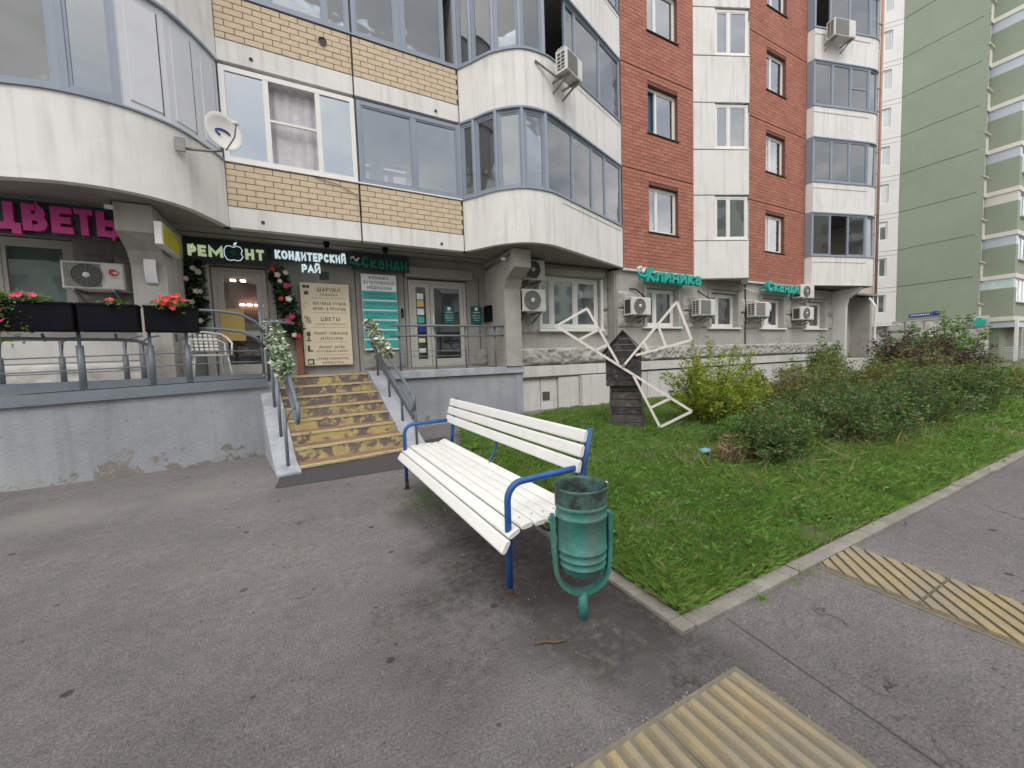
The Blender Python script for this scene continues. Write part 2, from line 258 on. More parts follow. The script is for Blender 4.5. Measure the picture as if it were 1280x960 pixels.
# ---------------------------------------------------------------- mesh helpers
WM = {}                                               # world matrix of every parent
class M:
    def __init__(s): s.v = []; s.f = []
    def add(s, V, F, X=None):
        n = len(s.v)
        s.v += [tuple(X @ Vector(p)) for p in V] if X is not None else [tuple(p) for p in V]
        s.f += [tuple(i+n for i in f) for f in F]; return s
    def box(s, x0, x1, y0, y1, z0, z1, X=None, b=0.):
        if b:
            V = []; F = []
            xs, ys, zs = (x0, x0+b, x1-b, x1), (y0, y0+b, y1-b, y1), (z0, z0+b, z1-b, z1)
            # chamfered front (-y) and top edges kept simple: inset hull
            P = [(x0+b, y0, z0+b), (x1-b, y0, z0+b), (x1-b, y0, z1-b), (x0+b, y0, z1-b), (x0, y0+b, z0), (x1, y0+b, z0), (x1, y0+b, z1), (x0, y0+b, z1),
                 (x0, y1, z0), (x1, y1, z0), (x1, y1, z1), (x0, y1, z1)]
            F = [(0, 1, 2, 3), (0, 4, 5, 1), (1, 5, 6, 2), (2, 6, 7, 3), (3, 7, 4, 0), (4, 8, 9, 5), (5, 9, 10, 6), (6, 10, 11, 7), (7, 11, 8, 4), (8, 11, 10, 9)]
            return s.add(P, F, X)
        P = [(x0, y0, z0), (x1, y0, z0), (x1, y1, z0), (x0, y1, z0), (x0, y0, z1), (x1, y0, z1), (x1, y1, z1), (x0, y1, z1)]
        return s.add(P, [(0, 3, 2, 1), (4, 5, 6, 7), (0, 1, 5, 4), (1, 2, 6, 5), (2, 3, 7, 6), (3, 0, 4, 7)], X)
    def bar(s, a, b, w, d, up=(0, 0, 1)):             # rectangular bar from a to b
        a = Vector(a); b = Vector(b); t = (b-a); l = t.length; t.normalize(); u = Vector(up); x = t.cross(u)
        if x.length < 1e-4: x = Vector((1, 0, 0))
        x.normalize(); y = x.cross(t)
        X = Matrix((x, t, y)).transposed().to_4x4(); X.translation = a
        return s.box(-w/2, w/2, 0, l, -d/2, d/2, X)
    def tube(s, pts, r, n=10, closed=False, rr=None):
        pts = [Vector(p) for p in pts]; N = len(pts); base = len(s.v); prev = None
        for i, p in enumerate(pts):
            if closed: t = pts[(i+1) % N]-pts[i-1]
            else: t = pts[min(i+1, N-1)]-pts[max(i-1, 0)]
            t.normalize()
            if prev is None:
                u = t.cross(Vector((0, 0, 1)));
                if u.length < .05: u = t.cross(Vector((1, 0, 0)))
            else: u = prev-t*prev.dot(t)
            u.normalize(); prev = u; w = t.cross(u); q = rr[i] if rr else r
            for k in range(n):
                a = 2*PI*k/n; s.v.append(tuple(p+(u*math.cos(a)+w*math.sin(a))*q))
        for i in range(N if closed else N-1):
            j = (i+1) % N
            for k in range(n):
                k2 = (k+1) % n; s.f.append((base+i*n+k, base+j*n+k, base+j*n+k2, base+i*n+k2))
        if not closed: s.f.append(tuple(base+k for k in range(n))); s.f.append(tuple(base+(N-1)*n+k for k in range(n))[::-1])
        return s
    def prism(s, poly, z0, z1):
        n = len(poly); return s.add([(x, y, z0) for x, y in poly]+[(x, y, z1) for x, y in poly],
            [tuple(range(n))[::-1], tuple(range(n, 2*n))]+[(i, (i+1) % n, n+(i+1) % n, n+i) for i in range(n)])
    def lathe(s, prof, n=32, X=None, cap=True):
        V = []; F = []
        for r, z in prof:
            for k in range(n): a = 2*PI*k/n; V.append((r*math.cos(a), r*math.sin(a), z))
        for i in range(len(prof)-1):
            for k in range(n): k2 = (k+1) % n; F.append((i*n+k, i*n+k2, (i+1)*n+k2, (i+1)*n+k))
        return s.add(V, F, X)
    def strip(s, pts, z0, z1, t):                     # curved wall following pts (front line), thickness t inwards (+normal)
        n = len(pts); ins = offset(pts, t); V = []
        for (a, b), (c, d) in zip(pts, ins): V += [(a, b, z0), (a, b, z1), (c, d, z1), (c, d, z0)]
        F = [(0, 3, 2, 1), (4*n-4, 4*n-3, 4*n-2, 4*n-1)]
        for i in range(n-1):
            q = 4*i
            for k in range(4): k2 = (k+1) % 4; F.append((q+k, q+k2, q+4+k2, q+4+k))
        return s.add(V, F)
    def mesh(s, name, smooth=False):
        me = bpy.data.meshes.new(name); me.from_pydata(s.v, [], s.f)
        if smooth: me.shade_smooth()
        me.update(); return me
def offset(pts, t):
    out = []
    for i, p in enumerate(pts):
        a = pts[max(i-1, 0)]; b = pts[min(i+1, len(pts)-1)]; dx, dy = b[0]-a[0], b[1]-a[1]; l = math.hypot(dx, dy)
        out.append((p[0]-dy/l*t, p[1]+dx/l*t))
    return out
def empty(name, loc, label, cat, group=None, rz=0.):
    o = bpy.data.objects.new(name, None); COL.objects.link(o); o.location = loc; o.rotation_euler = (0, 0, rz); o.empty_display_size = .1
    o['label'] = label; o['category'] = cat
    if group: o['group'] = group
    WM[o.name] = Matrix.Translation(loc) @ Matrix.Rotation(rz, 4, 'Z'); return o
def link(name, me, m, parent=None, kind=None, label=None, loc=None, rot=None):
    o = bpy.data.objects.new(name, me); COL.objects.link(o)
    if m is not None and not me.materials:
        for q in (m if isinstance(m, (list, tuple)) else [m]): me.materials.append(MT[q] if isinstance(q, str) else q)
    if parent is not None:
        o.parent = parent; o.matrix_parent_inverse = WM[parent.name].inverted()
    if loc is not None: o.location = loc
    if rot is not None: o.rotation_euler = rot
    WM[o.name] = Matrix.LocRotScale(o.location, o.rotation_euler, None)
    if kind: o['kind'] = kind
    if label: o['label'] = label
    return o
def part(name, mb, m, parent, smooth=False, kind=None, label=None):
    me = mb.mesh(name, smooth) if isinstance(mb, M) else mb
    return link(name, me, m, parent, kind, label)
def single(name, mb, m, label, cat, group=None, smooth=False, kind=None):     # a thing of one mesh, its origin at its base
    me = mb.mesh(name, smooth) if isinstance(mb, M) else mb
    n = len(me.vertices); a = np.empty(n*3, 'f'); me.vertices.foreach_get('co', a); a = a.reshape(-1, 3)
    c = np.array([(a[:, 0].min()+a[:, 0].max())/2, (a[:, 1].min()+a[:, 1].max())/2, a[:, 2].min()], 'f'); a -= c
    me.vertices.foreach_set('co', a.ravel()); me.update()
    o = link(name, me, m); o.location = Vector(c.tolist()); WM[o.name] = Matrix.Translation(o.location)
    if kind: o['kind'] = kind
    if label: o['label'] = label
    if cat: o['category'] = cat
    if group: o['group'] = group
    return o
def struct(name, mb, m, smooth=False, parent=None):
    me = mb.mesh(name, smooth) if isinstance(mb, M) else mb
    return link(name, me, m, parent, 'structure' if parent is None else None)
def np_mesh(name, V, nv, smooth=False):
    """V: (k, nv, 3) polygons of nv corners each, loose from one another"""
    k = V.shape[0]; me = bpy.data.meshes.new(name); me.vertices.add(k*nv); me.vertices.foreach_set('co', V.astype('f').ravel())
    me.loops.add(k*nv); me.loops.foreach_set('vertex_index', np.arange(k*nv, dtype='i'))
    me.polygons.add(k); me.polygons.foreach_set('loop_start', np.arange(0, k*nv, nv, dtype='i'))
    me.update(calc_edges=True); return me
def XF(P, ang, z=0.):
    return Matrix.Translation((P[0], P[1], z)) @ Matrix.Rotation(ang, 4, 'Z')
def wall_holes(mb, x0, x1, z0, z1, Y, t, holes):      # front wall at Y facing -y, openings with reveals t deep
    xs = sorted({x0, x1, *[h[0] for h in holes], *[h[1] for h in holes]}); zs = sorted({z0, z1, *[h[2] for h in holes], *[h[3] for h in holes]})
    for i in range(len(xs)-1):
        for j in range(len(zs)-1):
            cx, cz = (xs[i]+xs[i+1])/2, (zs[j]+zs[j+1])/2
            if any(h[0] < cx < h[1] and h[2] < cz < h[3] for h in holes): continue
            mb.add([(xs[i], Y, zs[j]), (xs[i+1], Y, zs[j]), (xs[i+1], Y, zs[j+1]), (xs[i], Y, zs[j+1])], [(0, 1, 2, 3)])
    for a, b, c, d in holes:
        mb.add([(a, Y, c), (b, Y, c), (b, Y, d), (a, Y, d), (a, Y+t, c), (b, Y+t, c), (b, Y+t, d), (a, Y+t, d)], [(0, 4, 5, 1), (1, 5, 6, 2), (2, 6, 7, 3), (3, 7, 4, 0)])
    # outer rim so that the panel has thickness
    mb.add([(x0, Y, z0), (x1, Y, z0), (x1, Y, z1), (x0, Y, z1), (x0, Y+t, z0), (x1, Y+t, z0), (x1, Y+t, z1), (x0, Y+t, z1)], [(0, 1, 5, 4), (1, 2, 6, 5), (2, 3, 7, 6), (3, 0, 4, 7)])
def A_(cx, cy, rx, ry, a0, a1, n=9): return [(cx+rx*math.cos(math.radians(a0+(a1-a0)*i/n)), cy+ry*math.sin(math.radians(a0+(a1-a0)*i/n))) for i in range(n+1)]
_O = A_(.5, .5, .5, .5, 90, 450, 18)
GLY = {'А': [[(0, 0), (.5, 1), (1, 0)], [(.2, .3), (.8, .3)]], 'Б': [[(.9, 1), (0, 1), (0, 0)], [(0, 0), (.6, 0)]+A_(.6, .28, .4, .28, -90, 90)+[(0, .56)]],
 'В': [[(0, 0), (0, 1)], [(0, 1), (.55, 1)]+A_(.55, .76, .36, .24, 90, -90)+[(0, .52)], [(0, .52), (.6, .52)]+A_(.6, .26, .4, .26, 90, -90)+[(0, 0)]], 'Г': [[(0, 0), (0, 1), (.9, 1)]],
 'Д': [[(.15, .12), (.35, 1), (.82, 1), (.82, .12)], [(0, -.14), (0, .1), (1, .1), (1, -.14)]], 'Е': [[(1, 1), (0, 1), (0, 0), (1, 0)], [(0, .5), (.85, .5)]],
 'Ж': [[(.5, 0), (.5, 1)], [(0, 0), (.45, .5), (0, 1)], [(1, 0), (.55, .5), (1, 1)]], 'З': [A_(.45, .75, .45, .25, 150, -90)+A_(.48, .26, .5, .26, 90, -150)],
 'И': [[(0, 1), (0, 0), (1, 1), (1, 0)]], 'Й': [[(0, 1), (0, 0), (1, 1), (1, 0)], [(.25, 1.32), (.5, 1.2), (.75, 1.32)]], 'К': [[(0, 0), (0, 1)], [(.95, 1), (.1, .5), (1, 0)]],
 'Л': [[(0, 0), (.16, .12), (.32, 1), (1, 1), (1, 0)]], 'М': [[(0, 0), (0, 1), (.5, .25), (1, 1), (1, 0)]], 'Н': [[(0, 0), (0, 1)], [(1, 0), (1, 1)], [(0, .5), (1, .5)]], 'О': [_O],
 'П': [[(0, 0), (0, 1), (1, 1), (1, 0)]], 'Р': [[(0, 0), (0, 1)], [(0, 1), (.58, 1)]+A_(.58, .71, .42, .29, 90, -90)+[(0, .42)]], 'С': [A_(.5, .5, .5, .5, 48, 312, 14)],
 'Т': [[(0, 1), (1, 1)], [(.5, 0), (.5, 1)]], 'У': [[(0, 1), (.5, .38)], [(1, 1), (.4, .05), (.1, 0)]], 'Ф': [[(.5, 0), (.5, 1)], A_(.5, .55, .5, .3, 90, 450, 16)],
 'Х': [[(0, 0), (1, 1)], [(0, 1), (1, 0)]], 'Ц': [[(0, 1), (0, 0), (1.08, 0), (1.08, -.2)], [(.85, 1), (.85, 0)]], 'Ч': [[(0, 1), (0, .5), (1, .5)], [(1, 0), (1, 1)]],
 'Ш': [[(0, 1), (0, 0), (1, 0), (1, 1)], [(.5, 0), (.5, 1)]], 'Ы': [[(0, 1), (0, 0)], [(0, 0), (.4, 0)]+A_(.4, .28, .27, .28, -90, 90)+[(0, .56)], [(1, 0), (1, 1)]],
 'Ь': [[(0, 1), (0, 0)], [(0, 0), (.55, 0)]+A_(.55, .28, .42, .28, -90, 90)+[(0, .56)]], 'Э': [A_(.5, .5, .5, .5, 132, -132, 14), [(.25, .5), (1, .5)]],
 'Ю': [[(0, 0), (0, 1)], [(0, .5), (.3, .5)], A_(.66, .5, .34, .5, 90, 450, 16)], 'Я': [[(1, 0), (1, 1)], [(1, 1), (.42, 1)]+A_(.42, .72, .42, .28, 90, 270)+[(1, .44)], [(.5, .44), (0, 0)]],
 'а': [[(.1, .88), (.3, 1), (.65, 1), (.9, .8), (.9, 0)], [(.9, .58), (.35, .58)]+A_(.35, .29, .33, .29, 90, 270, 8)+[(.9, 0)]], '&': [[(1, 0), (.2, .75), (.45, 1), (.65, .75), (.05, .25), (.4, 0), (1, .4)]], '-': [[(.2, .45), (.8, .45)]], '·': [[(.4, .5), (.6, .5)]],
 '1': [[(.2, .8), (.6, 1), (.6, 0)]], '2': [A_(.5, .72, .45, .28, 160, -40)+[(0, 0), (1, 0)]], '0': [_O], '9': [A_(.5, .7, .45, .3, 0, 360, 12)+[(.9, .3), (.4, 0)]], 'C': [A_(.5, .5, .5, .5, 48, 312, 14)], 'H': [[(0, 0), (0, 1)], [(1, 0), (1, 1)], [(0, .5), (1, .5)]],
 'I': [[(.5, 0), (.5, 1)]], 'G': [A_(.5, .5, .5, .5, 48, 360, 14)+[(.6, .5)]], 'O': [_O]}
GW = {'Ж': 1.4, 'Ш': 1.35, 'Ю': 1.45, 'Ы': 1.3, 'М': 1.25, 'Ф': 1.2, 'Ц': 1.05, 'О': 1.12, ' ': .55, '1': .6, 'I': .4, '-': .7, '·': .5, 'Е': .85, 'Г': .85}
def ribbon(mb, pts, w, Y, depth):
    n = len(pts); closed = math.dist(pts[0], pts[-1]) < 1e-6 and n > 3; P = pts[:-1] if closed else pts; n = len(P); L_ = []; R_ = []
    for i in range(n):
        a = P[i-1] if (i or closed) else None; b = P[(i+1) % n] if (i < n-1 or closed) else None; p = P[i]
        d0 = Vector((p[0]-a[0], p[1]-a[1])).normalized() if a else None; d1 = Vector((b[0]-p[0], b[1]-p[1])).normalized() if b else None
        if d0 is None: d0 = d1; e = -w*.5
        elif d1 is None: d1 = d0; e = w*.5
        else: e = 0
        t = d0+d1; t = t.normalized() if t.length > .05 else d0; nn = Vector((-t.y, t.x)); k = min(2.2, 1/max(.3, abs(nn.dot(Vector((-d0.y, d0.x)))))); off = nn*w*.5*k
        q = Vector(p)+t*e; L_.append(q+off); R_.append(q-off)
    V = [(v.x, Y, v.y) for v in L_]+[(v.x, Y, v.y) for v in R_]+[(v.x, Y+depth, v.y) for v in L_]+[(v.x, Y+depth, v.y) for v in R_]; F = []
    for i in range(n if closed else n-1):
        j = (i+1) % n; F += [(i, n+i, n+j, j), (2*n+i, 2*n+j, 3*n+j, 3*n+i), (i, j, 2*n+j, 2*n+i), (n+i, 3*n+i, 3*n+j, n+j)]
    if not closed: F += [(0, 2*n, 3*n, n), (n-1, 2*n-1, 4*n-1, 3*n-1)]
    mb.add(V, F)
def text_mesh(txt, x0, x1, z0, z1, Y, depth=.01, bold=.0, ang=0., P=None, weight=None):
    """lettering built from strokes, standing in the xz plane with its front at Y, fitted to the box"""
    mb = M(); chars = [c if c == 'а' and len(txt) == 1 else c.upper() for c in txt]; h = z1-z0; ws = [GW.get(c, .92) for c in chars]; gap = .34 if len(chars) > 1 else 0
    tot = sum(ws)+gap*(len(chars)-1); u = (x1-x0)/tot; x = x0; sw = h*(weight or .15); sw = min(sw, u*.36)
    for c, w in zip(chars, ws):
        for q, st in enumerate(GLY.get(c, [])):
            ribbon(mb, [(x+sw/2+px*(u*w-sw), z0+sw/2+pz*(h-sw)) for px, pz in st], sw, Y+.0004*q+(.0003 if depth < .02 else .0012)*q, depth)
        x += u*(w+gap)
    if P is not None:
        c, s_ = math.cos(ang), math.sin(ang); mb.v = [(P[0]+x*c-y*s_, P[1]+x*s_+y*c, z) for x, y, z in mb.v]
    return mb.mesh('lettering')

# ---------------------------------------------------------------- ground
m = M(); m.add([(-90, -90, 0), (160, -90, 0), (160, 90, 0), (-90, 90, 0)], [(0, 1, 2, 3)])
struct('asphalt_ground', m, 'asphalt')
def lawn_z(x, y):
    return .028+.021*max(0, y-1.3)+.02*noise.noise(Vector((x*.8, y*.8, 0)))+.012*noise.noise(Vector((x*3, y*3, 5)))
LAWN = [(1.70, 1.385), (48, 1.385), (48, 17), (24.5, 17), (24.5, 7.95), (5.3, 7.95), (4.3, 7.45), (2.55, 7.4), (2.3, 6.6), (2.05, 5.75), (1.68, 5.3), (1.64, 2.8)]
def inside(x, y, poly=LAWN):
    r = False; n = len(poly)
    for i in range(n):
        a, b = poly[i], poly[i-1]
        if (a[1] > y) != (b[1] > y) and x < (b[0]-a[0])*(y-a[1])/(b[1]-a[1])+a[0]: r = not r
    return r
xs = [1.5+.1*i for i in range(60)]+[7.5+.4*i for i in range(102)]; ys = [1.3+.1*i for i in range(68)]+[8.1+.9*i for i in range(11)]
m = M(); idx = {}
def lv(i, j):
    if (i, j) not in idx:
        x, y = xs[i], ys[j]; idx[(i, j)] = len(m.v); m.v.append((x, max(1.385, y), lawn_z(x, y)))
    return idx[(i, j)]
for i in range(len(xs)-1):
    for j in range(len(ys)-1):
        if inside((xs[i]+xs[i+1])/2, (ys[j]+ys[j+1])/2): m.f.append((lv(i, j), lv(i+1, j), lv(i+1, j+1), lv(i, j+1)))
struct('lawn_ground', m, 'soil', smooth=True)
# apron of old asphalt along the plinth, sloping up to the wall
m = M(); ap = [(1.5, 7.0, .004), (4.3, 7.4, .03), (5.3, 7.85, .09), (24.5, 7.9, .16), (24.5, 8.6, .2), (4.5, 8.6, .13), (1.5, 8.4, .012)]
m.add(ap, [(0, 1, 6), (1, 2, 5), (1, 5, 6), (2, 3, 4, 5)]); struct('apron_path', m, 'asphalt')
# fresh asphalt strip before the steps
m = M(); m.add([(-.52, 5.33, .004), (.3, 5.31, .004), (1.0, 5.32, .004), (1.75, 5.5, .004), (1.95, 6.6, .004), (2.3, 7.5, .004), (1.5, 8.2, .004), (1.2, 6.5, .004), (-.3, 6.22, .004), (-.5, 6.0, .004)],
        [(0, 1, 8, 9), (1, 2, 7, 8), (2, 3, 4, 7), (4, 5, 6, 7)]); struct('asphalt_patch', m, 'patch')
# kerbs, stone by stone
kb = struct('kerb', M().box(1.60, 1.70, 1.295, 1.385, -.1, .022), 'kerb')
ksm = M().box(0, .99, -.047, .047, -.1, .026, b=.0).mesh('kerb_stone'); ksm.materials.append(MT['kerb'])
def kstone(x, y, a, s=1.):
    o = link('kerb_stone', ksm, None, kb, loc=(x, y, random.uniform(-.006, .004)), rot=(random.uniform(-.01, .01), 0, a)); o.scale = (s, 1, 1); return o
for i in range(47): kstone(1.705+i*1.0, 1.338+random.uniform(-.004, .004), 0)
for i in range(4): kstone(1.655-.012*i, 1.39+i*1.0, PI/2+.012)
# tactile paving: slabs with raised ridges
def tactile(name, slabs, mode):
    root = None
    for sx, sy in slabs:
        mb = M().box(sx+.006, sx+.494, sy+.006, sy+.494, -.03, .008)
        if root is None: root = struct('tactile_path', M().box(sx-.012, slabs[-1][0]+.512 if mode == 0 else sx+.512, slabs[-1][1]-.012, sy+.512, -.04, .005), 'paverbase')
        sl = part('tactile_slab', mb, 'paverbase', root)
        if mode == 0:
            for k in range(7):
                x = sx+.02+k*.0685; r = M().box(x, x+.046, sy+.012, sy+.488, .006, .0165); bev(r, .006); part('ridge', r, 'paver', sl)
        else:
            p = .074
            for k in range(-6, 7):
                c = k*p*1.414; pts = []
                # line x - y = c across a .48 square, clipped
                lo, hi = max(-.24, -.24-c), min(.24, .24-c)
                if hi-lo < .06: continue
                a, b = (lo+c, lo), (hi+c, hi)
                a = (max(-.24, min(.24, a[0])), a[1]); r = M(); r.bar((sx+.25+a[0], sy+.25+a[1], .011), (sx+.25+b[0], sy+.25+b[1], .011), .046, .011); part('ridge', r, 'paver', sl)
    return root
def bev(mb, b):      # pull in the top corners of the last box
    n = len(mb.v)-4
    cx = sum(v[0] for v in mb.v[n:])/4; cy = sum(v[1] for v in mb.v[n:])/4
    for i in range(n, n+4):
        x, y, z = mb.v[i]; mb.v[i] = (x+(b if x < cx else -b), y+(b if y < cy else -b), z)
tactile('a', [(1.12, .53), (.62, .53), (.12, .53), (1.12, .03), (.62, .03), (.12, .03)][:6], 0) if False else None
def tact_a():
    root = struct('tactile_path', M().box(.09, 1.64, -.52, 1.045, -.05, .004), 'paverbase')
    for sx in (.12, .62, 1.12):
        for sy in (.53, .03, -.47):
            sl = part('tactile_slab', M().box(sx+.005, sx+.495, sy+.005, sy+.495, -.03, .008), 'paverbase', root)
            for k in range(7):
                x = sx+.02+k*.0685; r = M().box(x, x+.046, sy+.010, sy+.490, .006, .0235); bev(r, .009); part('ridge', r, 'paver', sl)
def tact_b():
    root = struct('tactile_path', M().box(2.88, 3.42, -2.2, 1.29, -.05, .0045), 'paverbase')
    for j in range(7):
        sx, sy = 2.9, .82-.5*j
        if j == 0: sy = .805
        hh = .235
        sl = part('tactile_slab', M().box(sx+.006, sx+.494, sy+.006, sy+.484, -.03, .0085), 'paverbase', root)
        for k in range(-5, 6):
            c = k*.098; poly = [(-hh, -hh), (hh, -hh), (hh, hh), (-hh, hh)]
            for sg, cc in ((1, c+.033), (-1, c-.033)):      # keep sg*(x-y) <= sg*cc
                out = []
                for q in range(len(poly)):
                    a, b = poly[q-1], poly[q]; fa, fb = sg*(a[0]-a[1]-cc), sg*(b[0]-b[1]-cc)
                    if (fa <= 0) != (fb <= 0): t = fa/(fa-fb); out.append((a[0]+(b[0]-a[0])*t, a[1]+(b[1]-a[1])*t))
                    if fb <= 0: out.append(b)
                poly = out
                if not poly: break
            if len(poly) < 3: continue
            r = M().prism([(sx+.25+x, sy+.245+y) for x, y in poly], .006, .0215); part('ridge', r, 'paver', sl)
tact_a(); tact_b()

# ---------------------------------------------------------------- main apartment building
Y0 = 8.4; FL = 2.83; Z0 = 3.96
bld = empty('apartment_building', (6, 9.4, 0), 'red, white and yellow brick apartment block with shops on its ground floor', 'building')
B = lambda n, mb, m, **k: part(n, mb, m, bld, **k)
def window(P, Q, z0, z1, splits, fm='pvc', gm='glass', fw=.055, sash=.03, opens=(), back='curtain', bd=.14, name='window', inset=.0, parent=None, sill=None, hbars=()):
    """frame with mullions between plan points P and Q; splits are fractions; back = curtain material or list per pane"""
    par = parent or bld; P = Vector((P[0], P[1])); Q = Vector((Q[0], Q[1])); d = Q-P; w = d.length; ang = math.atan2(d.y, d.x)
    X = XF(P, ang); f = M(); t0, t1 = inset, inset+.06
    f.box(0, fw, t0, t1, z0, z1, X); f.box(w-fw, w, t0, t1, z0, z1, X); f.box(fw, w-fw, t0, t1, z0, z0+fw, X); f.box(fw, w-fw, t0, t1, z1-fw, z1, X)
    edges = [0]+[s*w for s in splits]+[w]; cells = []
    for i in range(len(edges)-1):
        a = edges[i]+(fw if i == 0 else fw*.5); b = edges[i+1]-(fw if i == len(edges)-2 else fw*.5)
        if i > 0: f.box(edges[i]-fw*.5, edges[i]+fw*.5, t0+.003, t1-.002, z0+fw, z1-fw, X)
        cells.append((a, b))
        if sash and i not in opens:
            s = sash; zz0, zz1 = z0+fw, z1-fw; u0, u1 = t0+.012, t1-.008
            f.box(a, a+s, u0, u1, zz0, zz1, X); f.box(b-s, b, u0, u1, zz0, zz1, X); f.box(a+s, b-s, u0, u1, zz0, zz0+s, X); f.box(a+s, b-s, u0, u1, zz1-s, zz1, X)
    for i, h in hbars:
        a, b = cells[i]; f.box(a, b, t0+.006, t1-.012, z0+(z1-z0)*h-.02, z0+(z1-z0)*h+.02, X)
    o = part(name, f, fm, par)
    s = sash if sash else 0
    for i, (a, b) in enumerate(cells):
        if i not in opens:
            g = M(); tx, tz = random.gauss(0, .005), random.gauss(0, .006); zc = (z0+z1)/2
            g.box(a+s-.01, b-s+.01, -.003, .003, z0+fw+s-.01-zc, z1-fw-s+.01-zc, X @ Matrix.Translation(((a+b)/2, t0+.031, zc)) @ Matrix.Rotation(tx, 4, 'X') @ Matrix.Rotation(tz, 4, 'Z') @ Matrix.Translation((-(a+b)/2, 0, 0))); part('pane', g, gm, o)
    bk = back if isinstance(back, (list, tuple)) else [back]*len(cells)
    for (a, b), bm in zip(cells, bk):
        if bm and bm != 'none':
            n = max(2, int((b-a)/.05)); c = M(); V = []
            for k in range(n+1):
                xx = a-.02+(b-a+.04)*k/n; yy = bd+(.012*math.sin(k*1.9)+.008*random.random() if 'curtain' in bm else 0)
                V += [(xx, yy, z0+.02), (xx, yy, z1-.02)]
            c.add(V, [(2*k, 2*k+2, 2*k+3, 2*k+1) for k in range(n)], X); part('curtain' if 'curtain' in bm else 'room_backing', c, bm, o)
    if sill: s_ = M().box(-.03, w+.03, t0-sill, t0-.002, z0-.035, z0-.004, X); part('sill', s_, 'alu' if sill < .05 else 'pvc', o)
    return o

def spline(pts, n=6):
    out = []
    for i in range(len(pts)-1):
        p0, p1, p2, p3 = pts[max(i-1, 0)], pts[i], pts[i+1], pts[min(i+2, len(pts)-1)]
        for k in range(n):
            t = k/n; out.append(tuple(.5*((2*p1[j])+(-p0[j]+p2[j])*t+(2*p0[j]-5*p1[j]+4*p2[j]-p3[j])*t*t+(-p0[j]+3*p1[j]-3*p2[j]+p3[j])*t**3) for j in (0, 1)))
    return out+[pts[-1]]
# plan lines (left to right) of the bulging balconies
bay2_c = [(3.2, 8.4), (3.4, 8.12), (3.72, 7.65), (4.2, 7.3), (4.75, 7.24), (5.1, 7.32)]
bay2 = spline(bay2_c)+[(7.97, 8.38)]
bay1_c = [(-1.20, 8.4), (-1.38, 8.0), (-1.68, 7.53), (-2.16, 7.24), (-2.76, 7.17), (-3.4, 7.29)]
bay1 = (spline(bay1_c)+[(-6.3, 8.35)])[::-1]
def to_edge(line, back=8.75): return line+[(line[-1][0], back), (line[0][0], back)]
def balcony(line, floors, k0=0, pt=.12, soff=True, zb=Z0):
    for k in range(k0, floors):
        z = Z0+FL*k; B('parapet', M().strip(line, z, z+1.12, pt), 'white')
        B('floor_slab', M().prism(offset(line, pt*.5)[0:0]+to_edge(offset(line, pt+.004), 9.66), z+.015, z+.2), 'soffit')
        cap = M().strip([(x, y) for x, y in offset(line, -.03)], z+1.122, z+1.147, pt+.05); B('parapet_cap', cap, 'alu')
        tr = M().strip(offset(line, -.012), z+FL-.045, z+FL-.004, pt+.03); B('head_trim', tr, 'alu')
balcony(bay2, 3); balcony(bay1, 3)
# little horizontal grooves pressed into the straight parts
for k in range(3):
    z = Z0+FL*k+.99
    g = M(); p, q = Vector((5.2, 7.345)), Vector((7.9, 8.352)); d = (q-p).normalized(); nn = Vector((d.y, -d.x))
    g.add([(p.x+nn.x*.004, p.y+nn.y*.004, z), (q.x+nn.x*.004, q.y+nn.y*.004, z), (q.x+nn.x*.004, q.y+nn.y*.004, z+.012), (p.x+nn.x*.004, p.y+nn.y*.004, z+.012)], [(0, 1, 2, 3)]); B('groove', g, 'seam')
    p, q = Vector((-5.9, 8.1)), Vector((-3.0, 7.185)); g = M(); g.add([(-5.9, 8.205, z), (-3.3, 7.255, z), (-3.3, 7.255, z+.012), (-5.9, 8.205, z+.012)], [(0, 1, 2, 3)]); B('groove', g, 'seam')
def facets(pts, z0, z1, specs):
    for (i, j, sp, kw) in specs: window(pts[i], pts[j], z0, z1, sp, **kw)
G = dict(fm='alu', gm='glass2', fw=.062, sash=.034, back='none', name='balcony_window', inset=.02)
P2 = [(3.2, 8.4), (3.42, 8.10), (3.74, 7.63), (4.2, 7.3), (4.75, 7.245), (5.55, 7.475), (7.97, 8.38)]
for k in range(3):
    z = Z0+FL*k+1.15; z1 = Z0+FL*(k+1)-.045
    G0 = dict(G); G0['bd'] = .25
    facets(P2, z, z1, [(0, 1, [], {**G0, 'back': 'bluefilm' if k == 0 else 'none'}), (1, 2, [], G), (2, 3, [], {**G0, 'back': 'curtain' if k == 1 else 'none'}), (3, 4, [], {**G0, 'back': 'curtain_lilac' if k == 1 else 'none'}), (4, 6, [.30, .55, .74] if k == 0 else [.24, .36, .68], {**G0, 'opens': () if k == 0 else (0,), 'fw': .05, 'sash': .03, 'back': ['none', 'dark', 'none', 'curtain'] if k == 0 else ['none', 'none', 'curtain', 'curtain_lilac']})])
    # posts at the facet corners
    for p in P2[:5]: B('glazing_post', M().tube([(p[0], p[1]+.04, z), (p[0], p[1]+.04, z1)], .05, 8), 'alu')
P1 = [(-1.20, 8.4), (-1.40, 7.97), (-1.68, 7.55), (-2.12, 7.24), (-2.70, 7.18), (-3.42, 7.30), (-6.3, 8.35)]
